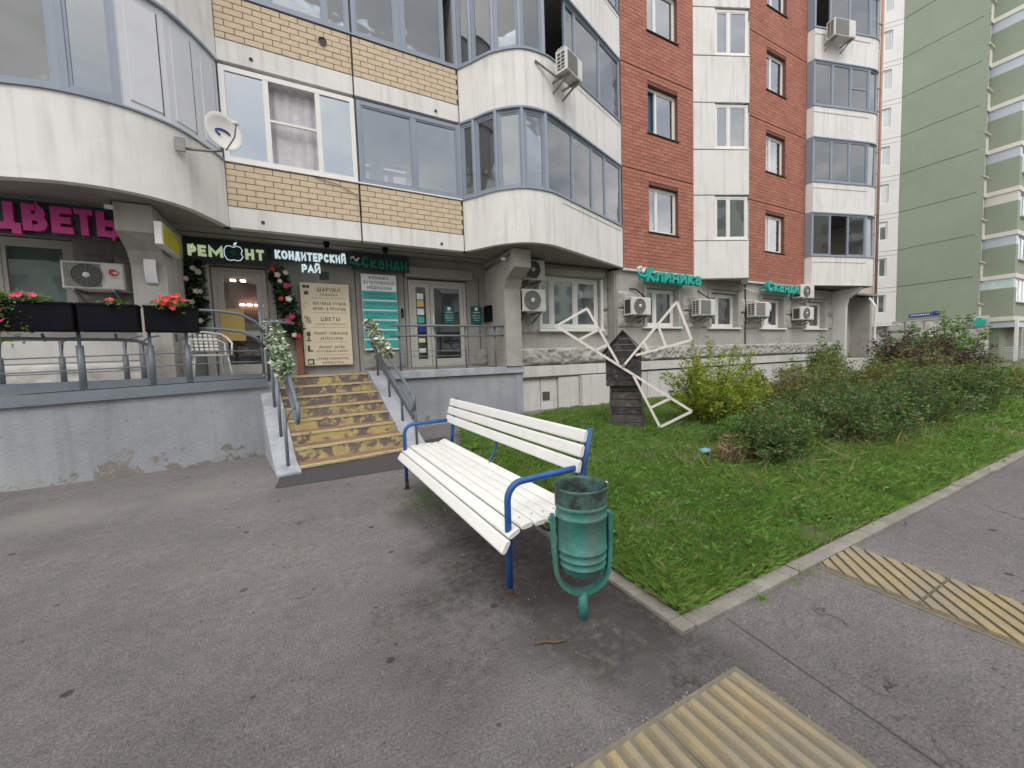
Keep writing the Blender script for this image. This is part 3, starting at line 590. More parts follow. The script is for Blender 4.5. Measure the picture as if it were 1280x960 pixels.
for k in range(3):
    z = Z0+FL*k+1.15; z1 = Z0+FL*(k+1)-.045
    window(P1[6], P1[5], z, z1, [.3, .62], **{**G, 'fw': .075})
    window(P1[5], P1[4], z, z1, [], **{**G, 'fw': .075}); window(P1[4], P1[3], z, z1, [], **{**G, 'fw': .075})
    for a, b in ((3, 2), (2, 1), (1, 0)):     # closed with white panels
        X = XF(P1[a], math.atan2(P1[b][1]-P1[a][1], P1[b][0]-P1[a][0])); w = math.dist(P1[a], P1[b])
        pn = B('infill_panel', M().box(0, w, .02, .06, z, z1, X), 'siding')
        part('raised_panel', M().box(.09, w-.09, .004, .021, z+.12, z1-.14, X, b=.008), 'siding', pn)
        part('panel_edge', M().box(w-.088, w-.078, .012, .022, z+.1, z1-.12, X), 'seam', pn)
# interiors of the balconies: inner wall with a dark window each floor
for x0, x1 in ((-6.3, -1.22), (-1.2, 3.2), (3.2, 7.97)):
    for k in range(3):
        z = Z0+FL*k; wx = (x0+x1)/2+.3
        mb = M(); wall_holes(mb, x0, x1, z, z+FL, 9.7, .1, [(wx-1.2, wx+.2, z+1.05, z+2.35), (wx+.35, wx+1.05, z+.25, z+2.35)]); B('inner_wall', mb, 'inner')
        for a, b, c in ((wx-1.2, wx+.2, z+1.05), (wx+.35, wx+1.05, z+.25)):
            window((a, 9.75), (b, 9.75), c, z+2.35, [.5] if b-a > 1 else [], back='curtain' if (k+int(x0)) % 2 else 'dark', bd=.1, name='inner_window')
    B('partition', M().box(x1-.06, x1+.06, 8.5, 9.7, Z0+.1, Z0+3*FL), 'inner')
B('partition', M().box(.96, 1.04, 8.56, 9.7, Z0+.1, Z0+3*FL), 'inner')
B('roof_slab', M().box(-6.3, 7.97, 8.45, 9.8, Z0+3*FL, Z0+3*FL+.2), 'soffit')

# brick bay between the balconies
bm = M().box(-.1375, .1375, -.012, .02, -.048, .048, b=.004).mesh('brick'); bm.materials.append(MT['ybrick'])
bhm = M().box(-.066, .066, -.012, .02, -.048, .048, b=.004).mesh('half_brick'); bhm.materials.append(MT['ybrick'])
for k in range(3):
    z = Z0+FL*k
    for s, (xa, xb) in enumerate(((-1.195, .985), (1.015, 3.185))):
        B('white_band', M().box(xa, xb, Y0, Y0+.15, z, z+.36), 'white')
        if k == 2: B('brick_backing', M().box(xa, xb, Y0+.012, Y0+.15, z+.362, z+1.12), 'ybrick'); continue
        B('mortar_bed', M().box(xa, xb, Y0+.012, Y0+.15, z+.362, z+1.12), 'mortar')
        for r in range(7):
            zz = z+.418+r*.1055; x = xa+(.1425 if (r+s) % 2 else .0)
            if (r+s) % 2 == 0: pass
            x = xa+.144 if r % 2 else xa+.0715
            if r % 2 == 0: link('brick', bhm, None, bld, loc=(x, Y0, zz)); x += .0715+.142
            n = 0
            while x+.13 < xb:
                o = link('brick', bm, None, bld, loc=(x, Y0+random.uniform(-.002, .002), zz)); x += .285
            rest = xb-(x-.1425)
            if rest > .04:
                o = link('brick', bhm, None, bld, loc=(x-.1425+rest/2, Y0, zz)); o.scale = (max(.3, (rest-.008)/.132), 1, 1)
    B('panel_joint', M().box(.986, 1.014, Y0+.02, Y0+.1, z, z+1.1), 'seam'); B('panel_joint', M().box(3.186, 3.198, Y0-.01, Y0+.1, z, z+1.1), 'seam')
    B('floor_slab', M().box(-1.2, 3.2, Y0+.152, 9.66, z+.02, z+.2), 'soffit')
    B('sill_strip', M().box(-1.2, 3.19, Y0-.035, Y0+.16, z+1.121, z+1.147), 'pvc' if k == 0 else 'alu')
    for hx, hz in ((-.69, .14), (2.66, .11)):
        B('weep_hole', M().lathe([(0.0, 0), (.03, 0), (.03, .01)], 12, Matrix.Translation((hx, Y0-.002, z+hz)) @ Matrix.Rotation(PI/2, 4, 'X')), 'seam')
window((-1.19, Y0), (.99, Y0), 5.11, 6.72, [.315, .70], fm='pvc', gm='glass', fw=.085, sash=.0, opens=(1,), back=['curtain', 'curtain_lilac', 'curtain'], bd=.16, name='balcony_window', hbars=[(1, .52)])
window((1.03, Y0), (3.19, Y0), 5.11, 6.72, [.52], fm='alu', gm='glass2', fw=.08, sash=.03, back='none', name='balcony_window')
window((-1.19, Y0), (.99, Y0), 5.11+FL, 6.72+FL, [.38, .8], fm='alu', gm='glass2', fw=.07, sash=.03, back='none', name='balcony_window')
window((1.03, Y0), (3.19, Y0), 5.11+FL, 6.72+FL, [.40, .46, .86], fm='alu', gm='glass2', fw=.07, sash=.03, back='none', opens=(3,), name='balcony_window')
window((-1.19, Y0), (3.19, Y0), 5.11+2*FL, 6.72+2*FL, [.25, .5, .75], fm='alu', gm='glass2', fw=.07, sash=.03, back='none', name='balcony_window')
B('brick_hole', M().lathe([(0, 0), (.055, .0), (.075, .02)], 9, Matrix.Translation((.49, Y0-.016, 7.61)) @ Matrix.Rotation(PI/2, 4, 'X')), 'seam')
# objects standing on the balconies, seen through the glass
for (x, y, z, w, h, mm) in ((1.15, 8.62, 7.95, .35, .35, 'whitepl'), (3.42, 8.4, 7.95, .18, .42, 'whitepl'), (7.6, 8.45, 5.12, .3, .75, 'petwhite'), (2.1, 8.8, 7.95, .12, .3, 'petred')):
    nm = 'storage_box' if h < .5 else 'laundry_bag'
    lb = {1.15: 'white carton behind the second-floor glass above the yellow bricks', 3.42: 'white packet on the sill behind the curved corner glass', 7.6: 'pale laundry bag behind the last pane of the lower curved balcony', 2.1: 'small red box on the sill behind the sliding balcony glass'}[x]
    mb = M(); mb.box(x-w/2, x+w/2, y, y+w, z, z+h*.8, b=.02); mb.box(x-w/3, x+w/3, y+.03, y+w-.03, z+h*.8, z+h, b=.01); single(nm, mb, mm, lb, 'box' if h < .5 else 'bag')

# red brick sections
def red_section(x0, x1, wx0, wx1, floors, tag):
    B('wall_core', M().box(x0, x1, Y0+.30, Y0+.5, Z0, Z0+floors*FL), 'dark')
    for k in range(floors):
        z = Z0+FL*k; h = (wx0, wx1, z+1.13, z+2.50)
        mb = M(); wall_holes(mb, x0+.004, x1-.004, z+.006, z+FL-.006, Y0+.012, .22, [h]); B('brick_panel', mb, 'rmortar')
        w = M(); rows = 26; rh = (FL-.03)/rows
        for r in range(rows):
            zz = z+.016+r*rh; x = x0+.006+(0 if r % 2 else -.14)
            while x < x1-.01:
                a, b = max(x+.0, x0+.006), min(x+.275, x1-.006); x += .285
                if b-a < .03: continue
                segs = [(a, b)]
                if zz+rh*.8 > h[2] and zz < h[3]:
                    segs = [(a, min(b, wx0-.001)), (max(a, wx1+.001), b)]
                for a2, b2 in segs:
                    if b2-a2 > .02: w.box(a2, b2, Y0+random.uniform(-.0015, .0015), Y0+.0125, zz, zz+rh-.011)
        B('brickwork', w, 'rbrick', kind='stuff')
        window((wx0, Y0+.12), (wx1, Y0+.12), z+1.15, z+2.48, [.34] if tag == 0 else [.36], back=['curtain', 'curtain'] if not (tag == 0 and k == 1) else ['bluefilm', 'curtain'], opens=(0,) if (tag == 0 and k == 1) else (), fw=.06, bd=.10)
        B('window_sill', M().box(wx0-.04, wx1+.04, Y0-.035, Y0+.13, z+1.118, z+1.136), 'seam')
    B('brick_panel_base', M().box(x0, x1, Y0+.0, Y0+.25, Z0-.06, Z0+.004), 'plinth')
red_section(8.0, 10.99, 9.04, 10.30, 4, 0)
red_section(13.85, 17.52, 14.89, 16.11, 5, 1)
# white angled bay between them
A_, T_, C_ = (11.0, 8.4), (12.72, 7.69), (13.84, 8.4)
d1 = Vector((T_[0]-A_[0], T_[1]-A_[1])); L1 = d1.length; a1 = math.atan2(d1.y, d1.x); XA = XF(A_, a1)
d2 = Vector((C_[0]-T_[0], C_[1]-T_[1])); L2 = d2.length; a2 = math.atan2(d2.y, d2.x); XB = XF(T_, a2)
wl = .72   # window starts here along the face
for k in range(5):
    z = Z0-.12+FL*k
    B('bay_panel', M().box(0, L1, 0, .2, z, z+(1.18 if k == 0 else 1.38)-.0, XA, b=.008) if k == 0 else M().box(0, L1, 0, .2, z-.2, z+1.18, XA, b=.008), 'white')
    B('bay_panel', M().box(0, wl, .003, .2, z+1.205, z+2.605, XA, b=.008), 'white')
    B('bay_panel', M().box(0, L2, 0, .2, z if k == 0 else z-.2, z+1.18, XB), 'white'); B('bay_panel', M().box(.5, L2, 0, .2, z+1.2, z+2.6, XB), 'white')
    P = XA @ Vector((wl+.01, .05, 0)); Q = XA @ Vector((L1-.02, .05, 0))
    window((P.x, P.y), (Q.x, Q.y), z+1.24, z+2.59, [.42], back=['curtain', 'curtain' if k % 2 else 'dark'], fw=.06, sash=.035, sill=.05)
    P = XB @ Vector((.02, .05, 0)); Q = XB @ Vector((.5, .05, 0)); window((P.x, P.y), (Q.x, Q.y), z+1.24, z+2.59, [], back='curtain', fw=.06)
    B('bay_slab', M().prism([A_, (T_[0], T_[1]+.05), C_], z+1.182, z+1.203), 'seam')
B('bay_joint', M().box(-.012, .004, .01, .1, Z0-.1, Z0+5*FL, XA), 'seam')
B('bay_floor', M().prism([(A_[0]+.1, A_[1]), (T_[0], T_[1]+.03), (C_[0]-.05, C_[1])], Z0-.115, Z0+.05), 'soffit')
B('bay_core', M().prism([(11.02, 8.75), (12.6, 8.2), (13.8, 8.75)], Z0, Z0+5*FL), 'dark')
# far column of balconies
P3 = [(17.56, 8.15), (20.15, 7.46), (20.72, 7.44), (21.0, 7.62), (21.15, 8.4)]
b3 = [(17.54, 8.4), (17.56, 8.15)]+spline([(20.15, 7.46), (20.5, 7.40), (20.78, 7.44), (21.02, 7.68), (21.15, 8.4)], 4)
for k in range(5):
    z = Z0+FL*k
    B('parapet', M().strip(b3, z, z+1.12, .1), 'white'); B('parapet_cap', M().strip(offset(b3, -.03), z+1.122, z+1.145, .15), 'alu')
    B('parapet_lip', M().strip(offset(b3[1:3], -.012), z+.0, z+.05, .012), 'white')
    B('parapet_relief', M().strip(offset(b3[1:3], -.014), z+.90, z+.93, .012), 'plinth')
    B('floor_slab', M().prism(to_edge(offset(b3, .11), 9.6), z+.012, z+.2), 'soffit')
    B('head_trim', M().strip(offset(b3, -.02), z+FL-.05, z+FL-.004, .12), 'alu')
    z0, z1 = z+1.15, z+FL-.05
    bk = ['curtain', 'curtain', 'curtain_lilac'] if k in (1, 2) else ['none']*3
    op = {0: (1,), 3: (0,)}.get(k, ())
    window(P3[0], P3[1], z0, z1, [.33, .66] if k != 3 else [.27, .62], fm='alu', gm='glass2', fw=.055, sash=.03, back=bk, opens=op, bd=.3, name='balcony_window', inset=.01, hbars=[(2, .5)] if k == 2 else [])
    window(P3[1], P3[2], z0, z1, [], fm='alu', gm='glass2', fw=.05, sash=.02, back='none', name='balcony_window'); window(P3[2], P3[3], z0, z1, [], fm='alu', gm='glass2', fw=.05, sash=.0, back='none', name='balcony_window')
    window(P3[3], P3[4], z0, z1, [], fm='alu', gm='glass2', fw=.05, sash=.0, back='none', name='balcony_window')
    B('side_panel', M().box(17.53, 17.58, 8.16, 8.4, z0, z1), 'alu')
    mb = M(); wall_holes(mb, 17.5, 21.2, z+.2, z+FL, 9.6, .1, [(18.6, 19.9, z+1.1, z+2.3)]); B('inner_wall', mb, 'beigewall'); B('room_backing', M().box(18.5, 20, 9.72, 9.74, z+1, z+2.4), 'dark')
B('roof_slab', M().box(17.5, 21.2, 8.2, 9.7, Z0+5*FL, Z0+5*FL+.2), 'soffit')
B('side_wall', M().box(21.17, 21.3, 8.42, 10, Z0-.1, Z0+5*FL), 'beigewall')
B('end_wall', M().box(21.3, 24.2, 8.62, 8.9, Z0-.1, Z0+5*FL), 'beigewall')
for k in range(6): B('panel_joint', M().box(21.3, 24.2, 8.612, 8.622, Z0+FL*k-.012, Z0+FL*k+.012), 'seam')
B('drainpipe', M().tube([(24.08, 8.5, Z0-.3), (24.08, 8.5, Z0+5*FL)], .055, 12), 'orange', smooth=True)
for k in range(5): B('pipe_bracket', M().tube([(24.08, 8.5, Z0+FL*k+.9), (23.2, 8.55, Z0+FL*k+.8)], .025, 6), 'steel')

# ---------------------------------------------------------------- ground floor walls
def rough_grid(x0, x1, z0, z1, Y, amp, sc, seed, dx=.03, X=None, ridge=True):
    nx = max(2, int((x1-x0)/dx)); nz = max(2, int((z1-z0)/dx)); mb = M(); V = []
    for j in range(nz+1):
        for i in range(nx+1):
            x = x0+(x1-x0)*i/nx; z = z0+(z1-z0)*j/nz
            p = Vector((x*sc+seed*3.1, z*sc*1.2+x*.8, seed)); a = noise.noise(p)+.5*noise.noise(p*2.3)
            if ridge: a = 1-2*abs(a)+.35*noise.noise(p*5)
            e = min(1, 6*min(i/nx, 1-i/nx)*nx*dx/.15, 6*min(j/nz, 1-j/nz)*nz*dx/.12)
            V.append((x, Y-amp*(.3+a*.7)*max(.0, e), z))
    F = [(j*(nx+1)+i, j*(nx+1)+i+1, (j+1)*(nx+1)+i+1, (j+1)*(nx+1)+i) for j in range(nz) for i in range(nx)]
    return mb.add(V, F, X)
YG = 8.50
gw = [(9.0, 10.32, 2.30, 3.48), (11.98, 13.38, 2.30, 3.48), (14.9, 16.22, 2.30, 3.42), (17.93, 19.33, 2.30, 3.42)]
for (xa, xb) in ((7.78, 13.82), (13.86, 19.95)):
    hs = [h for h in gw if xa < h[0] < xb]
    mb = M(); wall_holes(mb, xa, xb, 1.72, Z0-.065, YG, .28, hs); B('ground_wall', mb, 'concrete')
    B('rough_stone_band', rough_grid(xa, xb, 1.30, 1.715, YG-.03, .085, 4.2, xa, .035), 'rough', smooth=True)
    B('band_backing', M().box(xa, xb, YG-.02, YG+.1, 1.28, 1.718), 'rough')
    B('plinth_beam', M().box(xa, xb, YG-.06, YG+.1, 1.0, 1.262, b=.006), 'plinth')
B('panel_joint', M().box(13.822, 13.858, YG-.04, YG+.05, .2, 3.9), 'seam')
B('wall_backing', M().box(7.8, 20, YG+.30, YG+.42, 0, 3.96), 'dark')
B('plinth_gap', M().box(4.6, 19.95, YG-.03, YG+.1, 1.262, 1.29), 'seam'); B('plinth_gap', M().box(7.6, 19.95, YG-.01, YG+.1, .95, 1.0), 'seam')
for i, h in enumerate(gw):
    window((h[0]+.0, YG+.15), (h[1], YG+.15), h[2]+.02, h[3]-.02, [.38], back=['dark', 'curtain'] if i != 1 else ['curtain', 'petwhite'], fw=.07, sash=.045, bd=.2, gm='glass')
    x0, x1, z0, z1 = h
    B('window_jamb', M().box(x0-.14, x0-.02, YG-.05, YG-.001, z0-.05, z1+.08, b=.01), 'concrete'); B('window_jamb', M().box(x1+.02, x1+.16, YG-.05, YG-.001, z0-.05, z1+.08, b=.01), 'concrete')
    B('window_sill', M().box(x0-.2, x1+.2, YG-.09, YG+.14, z0-.06, z0-.005, b=.01), 'pvc')
    B('shutter_box', M().box(x0-.15, x1+.2, YG-.08, YG-.001, z1+.085, z1+.25, b=.02), 'dconcrete')
# rough stone blocks between the windows
k = 0
for (xa, xb) in ((7.86, 8.80), (10.52, 11.75), (13.55, 13.80), (13.9, 14.68), (16.42, 17.7), (19.5, 19.92)):
    for (za, zb) in ((2.28, 2.80), (2.83, 3.32)):
        if xb-xa > 1:
            for q in range(2):
                w = (xb-xa)/2; B('rough_block', rough_grid(xa+q*w+.01, xa+(q+1)*w-.01, za, zb, YG-.012, .06, 3.1, k+.37, .04), 'rough', smooth=True); k += 1
        else: B('rough_block', rough_grid(xa, xb, za, zb, YG-.012, .06, 3.1, k+.37, .04), 'rough', smooth=True); k += 1
B('return_wall', M().box(7.74, 7.80, YG, 8.8, 1.72, Z0-.065), 'concrete')
# plinth panels, one by one
x = 7.66
while x < 19.9:
    w = 1.32 if x < 10.5 else .66
    B('plinth_panel', M().box(x+.008, min(x+w, 19.94)-.008, YG-.035+(.012 if int(x*10) % 3 else 0), YG+.06, .02, .948, b=.006), 'plinth'); x += w
for a, b, yy in ((4.63, 5.14, 8.46), (5.16, 5.66, 8.46), (5.68, 6.34, 8.40), (6.36, 7.64, 8.26)):
    B('plinth_panel', M().box(a, b, yy, 8.75, .02, .955, b=.006), 'plinth')
B('plinth_ledge', M().box(4.6, 7.7, 8.38, 8.9, .957, .985), 'seam'); B('plinth_beam', M().box(4.6, 7.74, 8.42, 8.8, .985, 1.262, b=.006), 'plinth')
B('cellar_vent', M().box(5.20, 5.42, 8.445, 8.47, .36, .58), 'seam')
# recess beneath the right balcony
mb = M(); wall_holes(mb, 4.55, 7.76, 1.72, 3.96, 8.8, .2, [(5.40, 7.46, 2.24, 3.66)]); B('ground_wall', mb, 'concrete')
B('rough_stone_band', rough_grid(4.6, 7.72, 1.30, 1.715, 8.47, .085, 4.2, 2.2, .035), 'rough', smooth=True); B('band_backing', M().box(4.6, 7.74, 8.48, 8.9, 1.28, 1.72), 'concrete')
B('rough_block', rough_grid(4.62, 5.34, 2.1, 2.75, 8.79, .06, 3.1, 31.3, .04), 'rough', smooth=True); B('rough_block', rough_grid(7.5, 7.73, 2.0, 2.75, 8.79, .05, 3.1, 33.3, .04), 'rough', smooth=True); B('rough_block', rough_grid(7.5, 7.73, 2.79, 3.4, 8.79, .05, 3.1, 35.3, .04), 'rough', smooth=True)
window((5.42, 8.88), (7.44, 8.88), 2.26, 3.66, [.21, .60], fm='pvc', back=['dark', 'poster', 'poster'], fw=.075, sash=.05, bd=.12)
B('window_sill', M().box(5.32, 7.52, 8.66, 8.9, 2.16, 2.235, b=.01), 'pvc'); B('wall_backing', M().box(5.2, 7.6, 9.05, 9.1, 2, 3.9), 'dark')
B('shutter_box', M().tube([(5.25, 8.72, 3.78), (7.5, 8.72, 3.78)], .11, 14), 'concrete', smooth=True); B('window_frame_trim', M().box(7.47, 7.53, 8.74, 8.8, 2.2, 3.66), 'pvc')
# entrance wall, fins (brackets) and left shop wall
YE = 9.4
mb = M(); wall_holes(mb, -2.1, 4.15, 1.28, 3.96, YE, .2, [(-1.72, -.78, 1.33, 3.5), (2.08, 3.58, 1.33, 3.5)]); B('entrance_wall', mb, 'dconcrete')
for x in (.90, 1.98, 3.9): B('wall_joint', M().box(x, x+.025, YE-.004, YE+.02, 1.3, 3.6), 'seam')
for a, b in ((3.62, 4.1), (1.0, 1.95)): B('rough_block', rough_grid(a, b, 1.34, 1.75, YE-.01, .05, 3.3, a, .04), 'dconcrete', smooth=True)
def fin(x0, x1, yf, yb, zb, brk, side='concrete'):
    pr = [(yf, zb), (yf, 3.15), (yf-.12, 3.35), (yf-brk, 3.55), (yf-brk, 3.955), (yb, 3.955), (yb, zb)]; n = len(pr)
    mb = M(); mb.add([(x0, y, z) for y, z in pr]+[(x1, y, z) for y, z in pr], [tuple(range(n)), tuple(range(n, 2*n))[::-1]]+[(i, n+i, n+(i+1) % n, (i+1) % n) for i in range(n)]); return mb
B('support_fin', fin(4.12, 4.56, 8.30, 9.4, 1.29, .55), 'concrete')
B('support_fin', fin(-2.49, -2.06, 8.18, 9.4, 1.25, .45), 'concrete')
mb = M(); wall_holes(mb, -7, -2.45, 1.0, 3.96, 8.8, .2, [(-4.6, -3.36, 2.2, 3.62)]); B('shop_wall', mb, 'dconcrete')
window((-4.58, 8.85), (-3.38, 8.85), 2.22, 3.6, [.30], fm='doorframe', gm='glass3', back=['curtain', 'poster'], fw=.08, sash=.05, bd=.10)
B('low_wall_panel', M().box(-7, -2.0, 8.62, 8.8, 1.0, 1.98, b=.01), 'plinth'); B('rough_block', rough_grid(-6.5, -2.5, 1.22, 1.62, 8.60, .07, 3.0, 77., .045), 'plinth', smooth=True)
for i, (xa, xb) in enumerate(((-3.28, -2.9), (-2.88, -2.5))): B('rough_block', rough_grid(xa, xb, 2.3, 3.4, 8.79, .05, 3.4, 50+i, .04), 'dconcrete', smooth=True)
B('left_wall_end', M().box(-7, -6.9, 7.5, 9.0, 0, 3.96), 'concrete')
# soffit over the entrance and shop
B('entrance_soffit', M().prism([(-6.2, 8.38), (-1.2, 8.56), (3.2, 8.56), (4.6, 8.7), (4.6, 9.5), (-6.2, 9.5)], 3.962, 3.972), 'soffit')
B('soffit_joint', M().box(-6, 4, 8.88, 8.905, 3.95, 3.9615), 'seam')
# far fin and dark entrance at the right end
pr = [(8.6, .1), (8.02, .1), (8.02, 3.25), (7.95, 3.5), (7.7, 3.68), (7.5, 3.9), (8.6, 3.9)]; n = len(pr)
mb = M(); mb.add([(19.98, y, z) for y, z in pr]+[(20.16, y, z) for y, z in pr], [tuple(range(n))[::-1], tuple(range(n, 2*n))]+[(i, (i+1) % n, n+(i+1) % n, n+i) for i in range(n)]); B('support_fin', mb, 'plinth')
B('entrance_wall', M().box(20.16, 26, 9.4, 9.6, 0, Z0-.05), 'concrete'); B('entrance_side', M().box(23.9, 24.15, 8.62, 9.5, 0, Z0-.1), 'concrete')
B('entrance_soffit', M().box(19.98, 24.2, 8.42, 9.6, Z0-.1, Z0-.02), 'soffit')
B('entrance_platform', M().box(20.2, 23.6, 8.2, 9.4, 0, .95), 'plinth'); B('downpipe', M().tube([(22.72, 8.02, .1), (22.72, 8.02, 3.3), (22.9, 8.3, 3.7)], .05, 8), 'pvc')
B('building_body', M().box(-7, 24, 11.1, 16, 0, Z0+5*FL), 'dark')  # unseen dark box behind the rooms, added to block light

# ---------------------------------------------------------------- doors
def door(x0, x1, z0, z1, leaves, dark='dark', Y=YE+.02):
    f = M(); w = .07; f.box(x0, x0+w, Y, Y+.08, z0, z1); f.box(x1-w, x1, Y, Y+.08, z0, z1); f.box(x0+w, x1-w, Y, Y+.08, z1-w, z1); f.box(x0+w, x1-w, Y, Y+.08, z0, z0+.03)
    o = B('door', f, 'doorframe'); e = [x0+w]+[x0+w+(x1-x0-2*w)*s for s in leaves]+[x1-w]
    for i in range(len(e)-1):
        a, b = e[i]+.006, e[i+1]-.006; l = M(); s = .10
        l.box(a, a+s, Y+.01, Y+.06, z0+.035, z1-w-.005); l.box(b-s, b, Y+.01, Y+.06, z0+.035, z1-w-.005); l.box(a+s, b-s, Y+.01, Y+.06, z0+.035, z0+.20); l.box(a+s, b-s, Y+.01, Y+.06, z1-w-s, z1-w-.005)
        if len(leaves) == 0: l.box(a+s, b-s, Y+.01, Y+.06, z0+.78, z0+.88)
        part('leaf', l, 'doorframe', o); part('pane', M().box(a+s, b-s, Y+.03, Y+.036, z0+.20, z1-w-s), 'glass3', o)
    h = M(); hx = x1-.16 if not leaves else e[1]+.05
    h.tube([(hx, Y+.005, z0+.95), (hx, Y-.05, z0+.97), (hx, Y-.05, z0+1.25), (hx, Y+.005, z0+1.27)], .012, 8); part('handle', h, 'pvc', o, smooth=True)
    return o
d1_ = door(-1.70, -.80, 1.34, 3.46, []); d2_ = door(2.10, 3.56, 1.34, 3.46, [.34])
B('shop_room', M().box(-1.85, -.6, 10.9, 10.92, 1.2, 3.9), 'brownroom'); B('shop_ceiling', M().box(-2.0, 0, 9.62, 10.9, 3.45, 3.5), 'brownroom'); B('shop_room_side', M().box(-2.0, -1.9, 9.65, 10.9, 1.2, 3.9), 'brownroom'); B('shop_floor', M().box(-2, 0, 9.62, 10.9, 1.27, 1.3), 'tread')
for i, (x, z) in enumerate(((-1.48, 3.36), (-1.30, 3.36), (-1.42, 2.92), (-1.28, 2.92), (-1.14, 2.92), (-1.0, 2.92))):
    B('ceiling_lamp', M().box(x-.045, x+.045, 10.2 if i < 2 else 10.8, 10.3 if i < 2 else 10.86, z, z+.03), 'lamp')
B('clinic_room', M().box(1.9, 3.9, 10.9, 10.92, 1.2, 3.9), 'dark')
B('roller_box', M().box(2.02, 3.72, YE-.16, YE-.001, 3.5, 3.74, b=.02), 'dconcrete')
B('column_trim', M().box(-.76, -.64, YE-.07, YE-.001, 1.3, 3.5, b=.01), 'dconcrete'); B('column_trim', M().box(-1.86, -1.73, YE-.07, YE-.001, 1.3, 3.5, b=.01), 'doorframe')

# ---------------------------------------------------------------- platform, steps and their railings
plat = empty('entrance_platform', (1, 8.4, 0), 'raised blue-grey concrete platform with worn yellow steps in front of the shop doors', 'platform')
PW = spline([(-7, 8.3), (-5, 7.45), (-3.65, 7.19), (-3.2, 7.17), (-2.56, 7.24), (-2.13, 7.28), (-1.42, 7.37), (-1.08, 7.50), (-.74, 7.63)], 4)
def lz(x): return 1.28-.03*max(0, -(x+1.2))
mb = M(); n = len(PW); V = []
for x, y in PW: V += [(x, y, -.05), (x, y, lz(x)-.15), (x, y+.3, lz(x)-.15), (x, y+.3, -.05)]
mb.add(V, [(0, 3, 2, 1), (4*n-4, 4*n-3, 4*n-2, 4*n-1)]+[(4*i+k, 4*i+(k+1) % 4, 4*i+4+(k+1) % 4, 4*i+4+k) for i in range(n-1) for k in range(4)])
part('front_wall', mb, 'bluegrey', plat)
mb = M(); lo = offset(PW, -.05); li = offset(PW, .22); V = []
for (x, y), (x2, y2) in zip(lo, li): V += [(x, y, lz(x)-.149), (x, y, lz(x)), (x2, y2, lz(x)), (x2, y2, lz(x)-.149)]
mb.add(V, [(0, 3, 2, 1), (4*n-4, 4*n-3, 4*n-2, 4*n-1)]+[(4*i+k, 4*i+(k+1) % 4, 4*i+4+(k+1) % 4, 4*i+4+k) for i in range(n-1) for k in range(4)])
part('edge_beam', mb, 'ledge', plat)
mb = M(); l2 = offset(PW, -.03); V = []
for (x, y), (x2, y2) in zip(l2, li): V += [(x, y, lz(x)+.012), (x2, y2, lz(x)+.012)]
mb.add(V, [(2*i, 2*i+2, 2*i+3, 2*i+1) for i in range(n-1)]); part('edge_top', mb, 'ledge_top', plat)
part('side_wall', M().box(-1.0, -.70, 7.64, 8.3, -.05, 1.12), 'bluegrey', plat)
mb = M(); fl = [(x, y, lz(x)-.005) for x, y in offset(PW, .2)]; n = len(fl); mb.add(fl+[(x, 9.5, z) for x, y, z in fl], [(i, i+1, n+i+1, n+i) for i in range(n-1)]); part('platform_floor', mb, 'ledge_top', plat)
part('platform_floor', M().box(-.76, 4.12, 8.46, 9.5, 1.0, 1.277), 'ledge_top', plat)
part('front_wall', M().box(1.18, 4.56, 8.40, 8.7, -.05, 1.115), 'bluegrey', plat)
part('edge_beam', M().box(1.3, 4.62, 8.33, 8.62, 1.117, 1.285, b=.008), 'kerbpaint', plat)
part('front_wall', M().box(4.40, 4.595, 8.385, 8.46, -.05, 1.115), 'bluegrey', plat)
SA = math.radians(10); BLp = (-.31, 6.25); XS = XF(BLp, SA)      # local x across, y up the flight
st_s = [-.2, .10, .42, .73, 1.02, 1.31, 1.60, 1.87]; st_z = [.06, .262, .432, .602, .772, .942, 1.112, 1.285]; SWID = 1.61
for i in range(8):
    s0 = st_s[i]; s1 = st_s[i+1] if i < 7 else 2.3; z = st_z[i]; zb = -.05
    o = part('step', M().box(-.0, SWID, s0+.012, s1+.04, zb, z-.03, XS), 'step', plat)
    part('tread', M().box(.001, SWID-.001, s0+.05, s1+.03, z-.0295, z-.002, XS), 'tread', o)
    nm = M(); nseg = 16
    for q in range(nseg):
        a, b = SWID*q/nseg, SWID*(q+1)/nseg-.0005; j = random.uniform(-.004, .004); nm.box(a, b, s0+j, s0+.052, z-.034+random.uniform(-.004, .004), z+random.uniform(-.003, .001), XS)
    part('nosing', nm, 'nose', o, kind='stuff')
def curb(x0, x1, s0, s1):
    z = lambda s: max(.03, .075+.655*s)
    P = [(s0, -.05), (s0, .03 if s0 < -.1 else z(s0)), (0, z(0)+.02), (s1, z(s1)+.02), (s1+.3, z(s1)+.02), (s1+.3, -.05)]; n = len(P); mb = M()
    mb.add([(x0, a, b) for a, b in P]+[(x1, a, b) for a, b in P], [tuple(range(n))[::-1], tuple(range(n, 2*n))]+[(i, (i+1) % n, n+(i+1) % n, n+i) for i in range(n)], XS); return mb
part('stair_curb', curb(-.29, -.005, -.36, 1.85), 'kerbpaint', plat); part('stair_curb', curb(SWID+.005, SWID+.33, -.22, 1.85), 'kerbpaint', plat)
def T(pts, r, n=8, X=None, **k): return M().tube([(X @ Vector(p)) if X is not None else p for p in pts], r, n, **k)
def arc(c, r, a0, a1, n=8): return [(c[0], c[1]+r*math.cos(math.radians(a0+(a1-a0)*i/n)), c[2]+r*math.sin(math.radians(a0+(a1-a0)*i/n))) for i in range(n+1)]
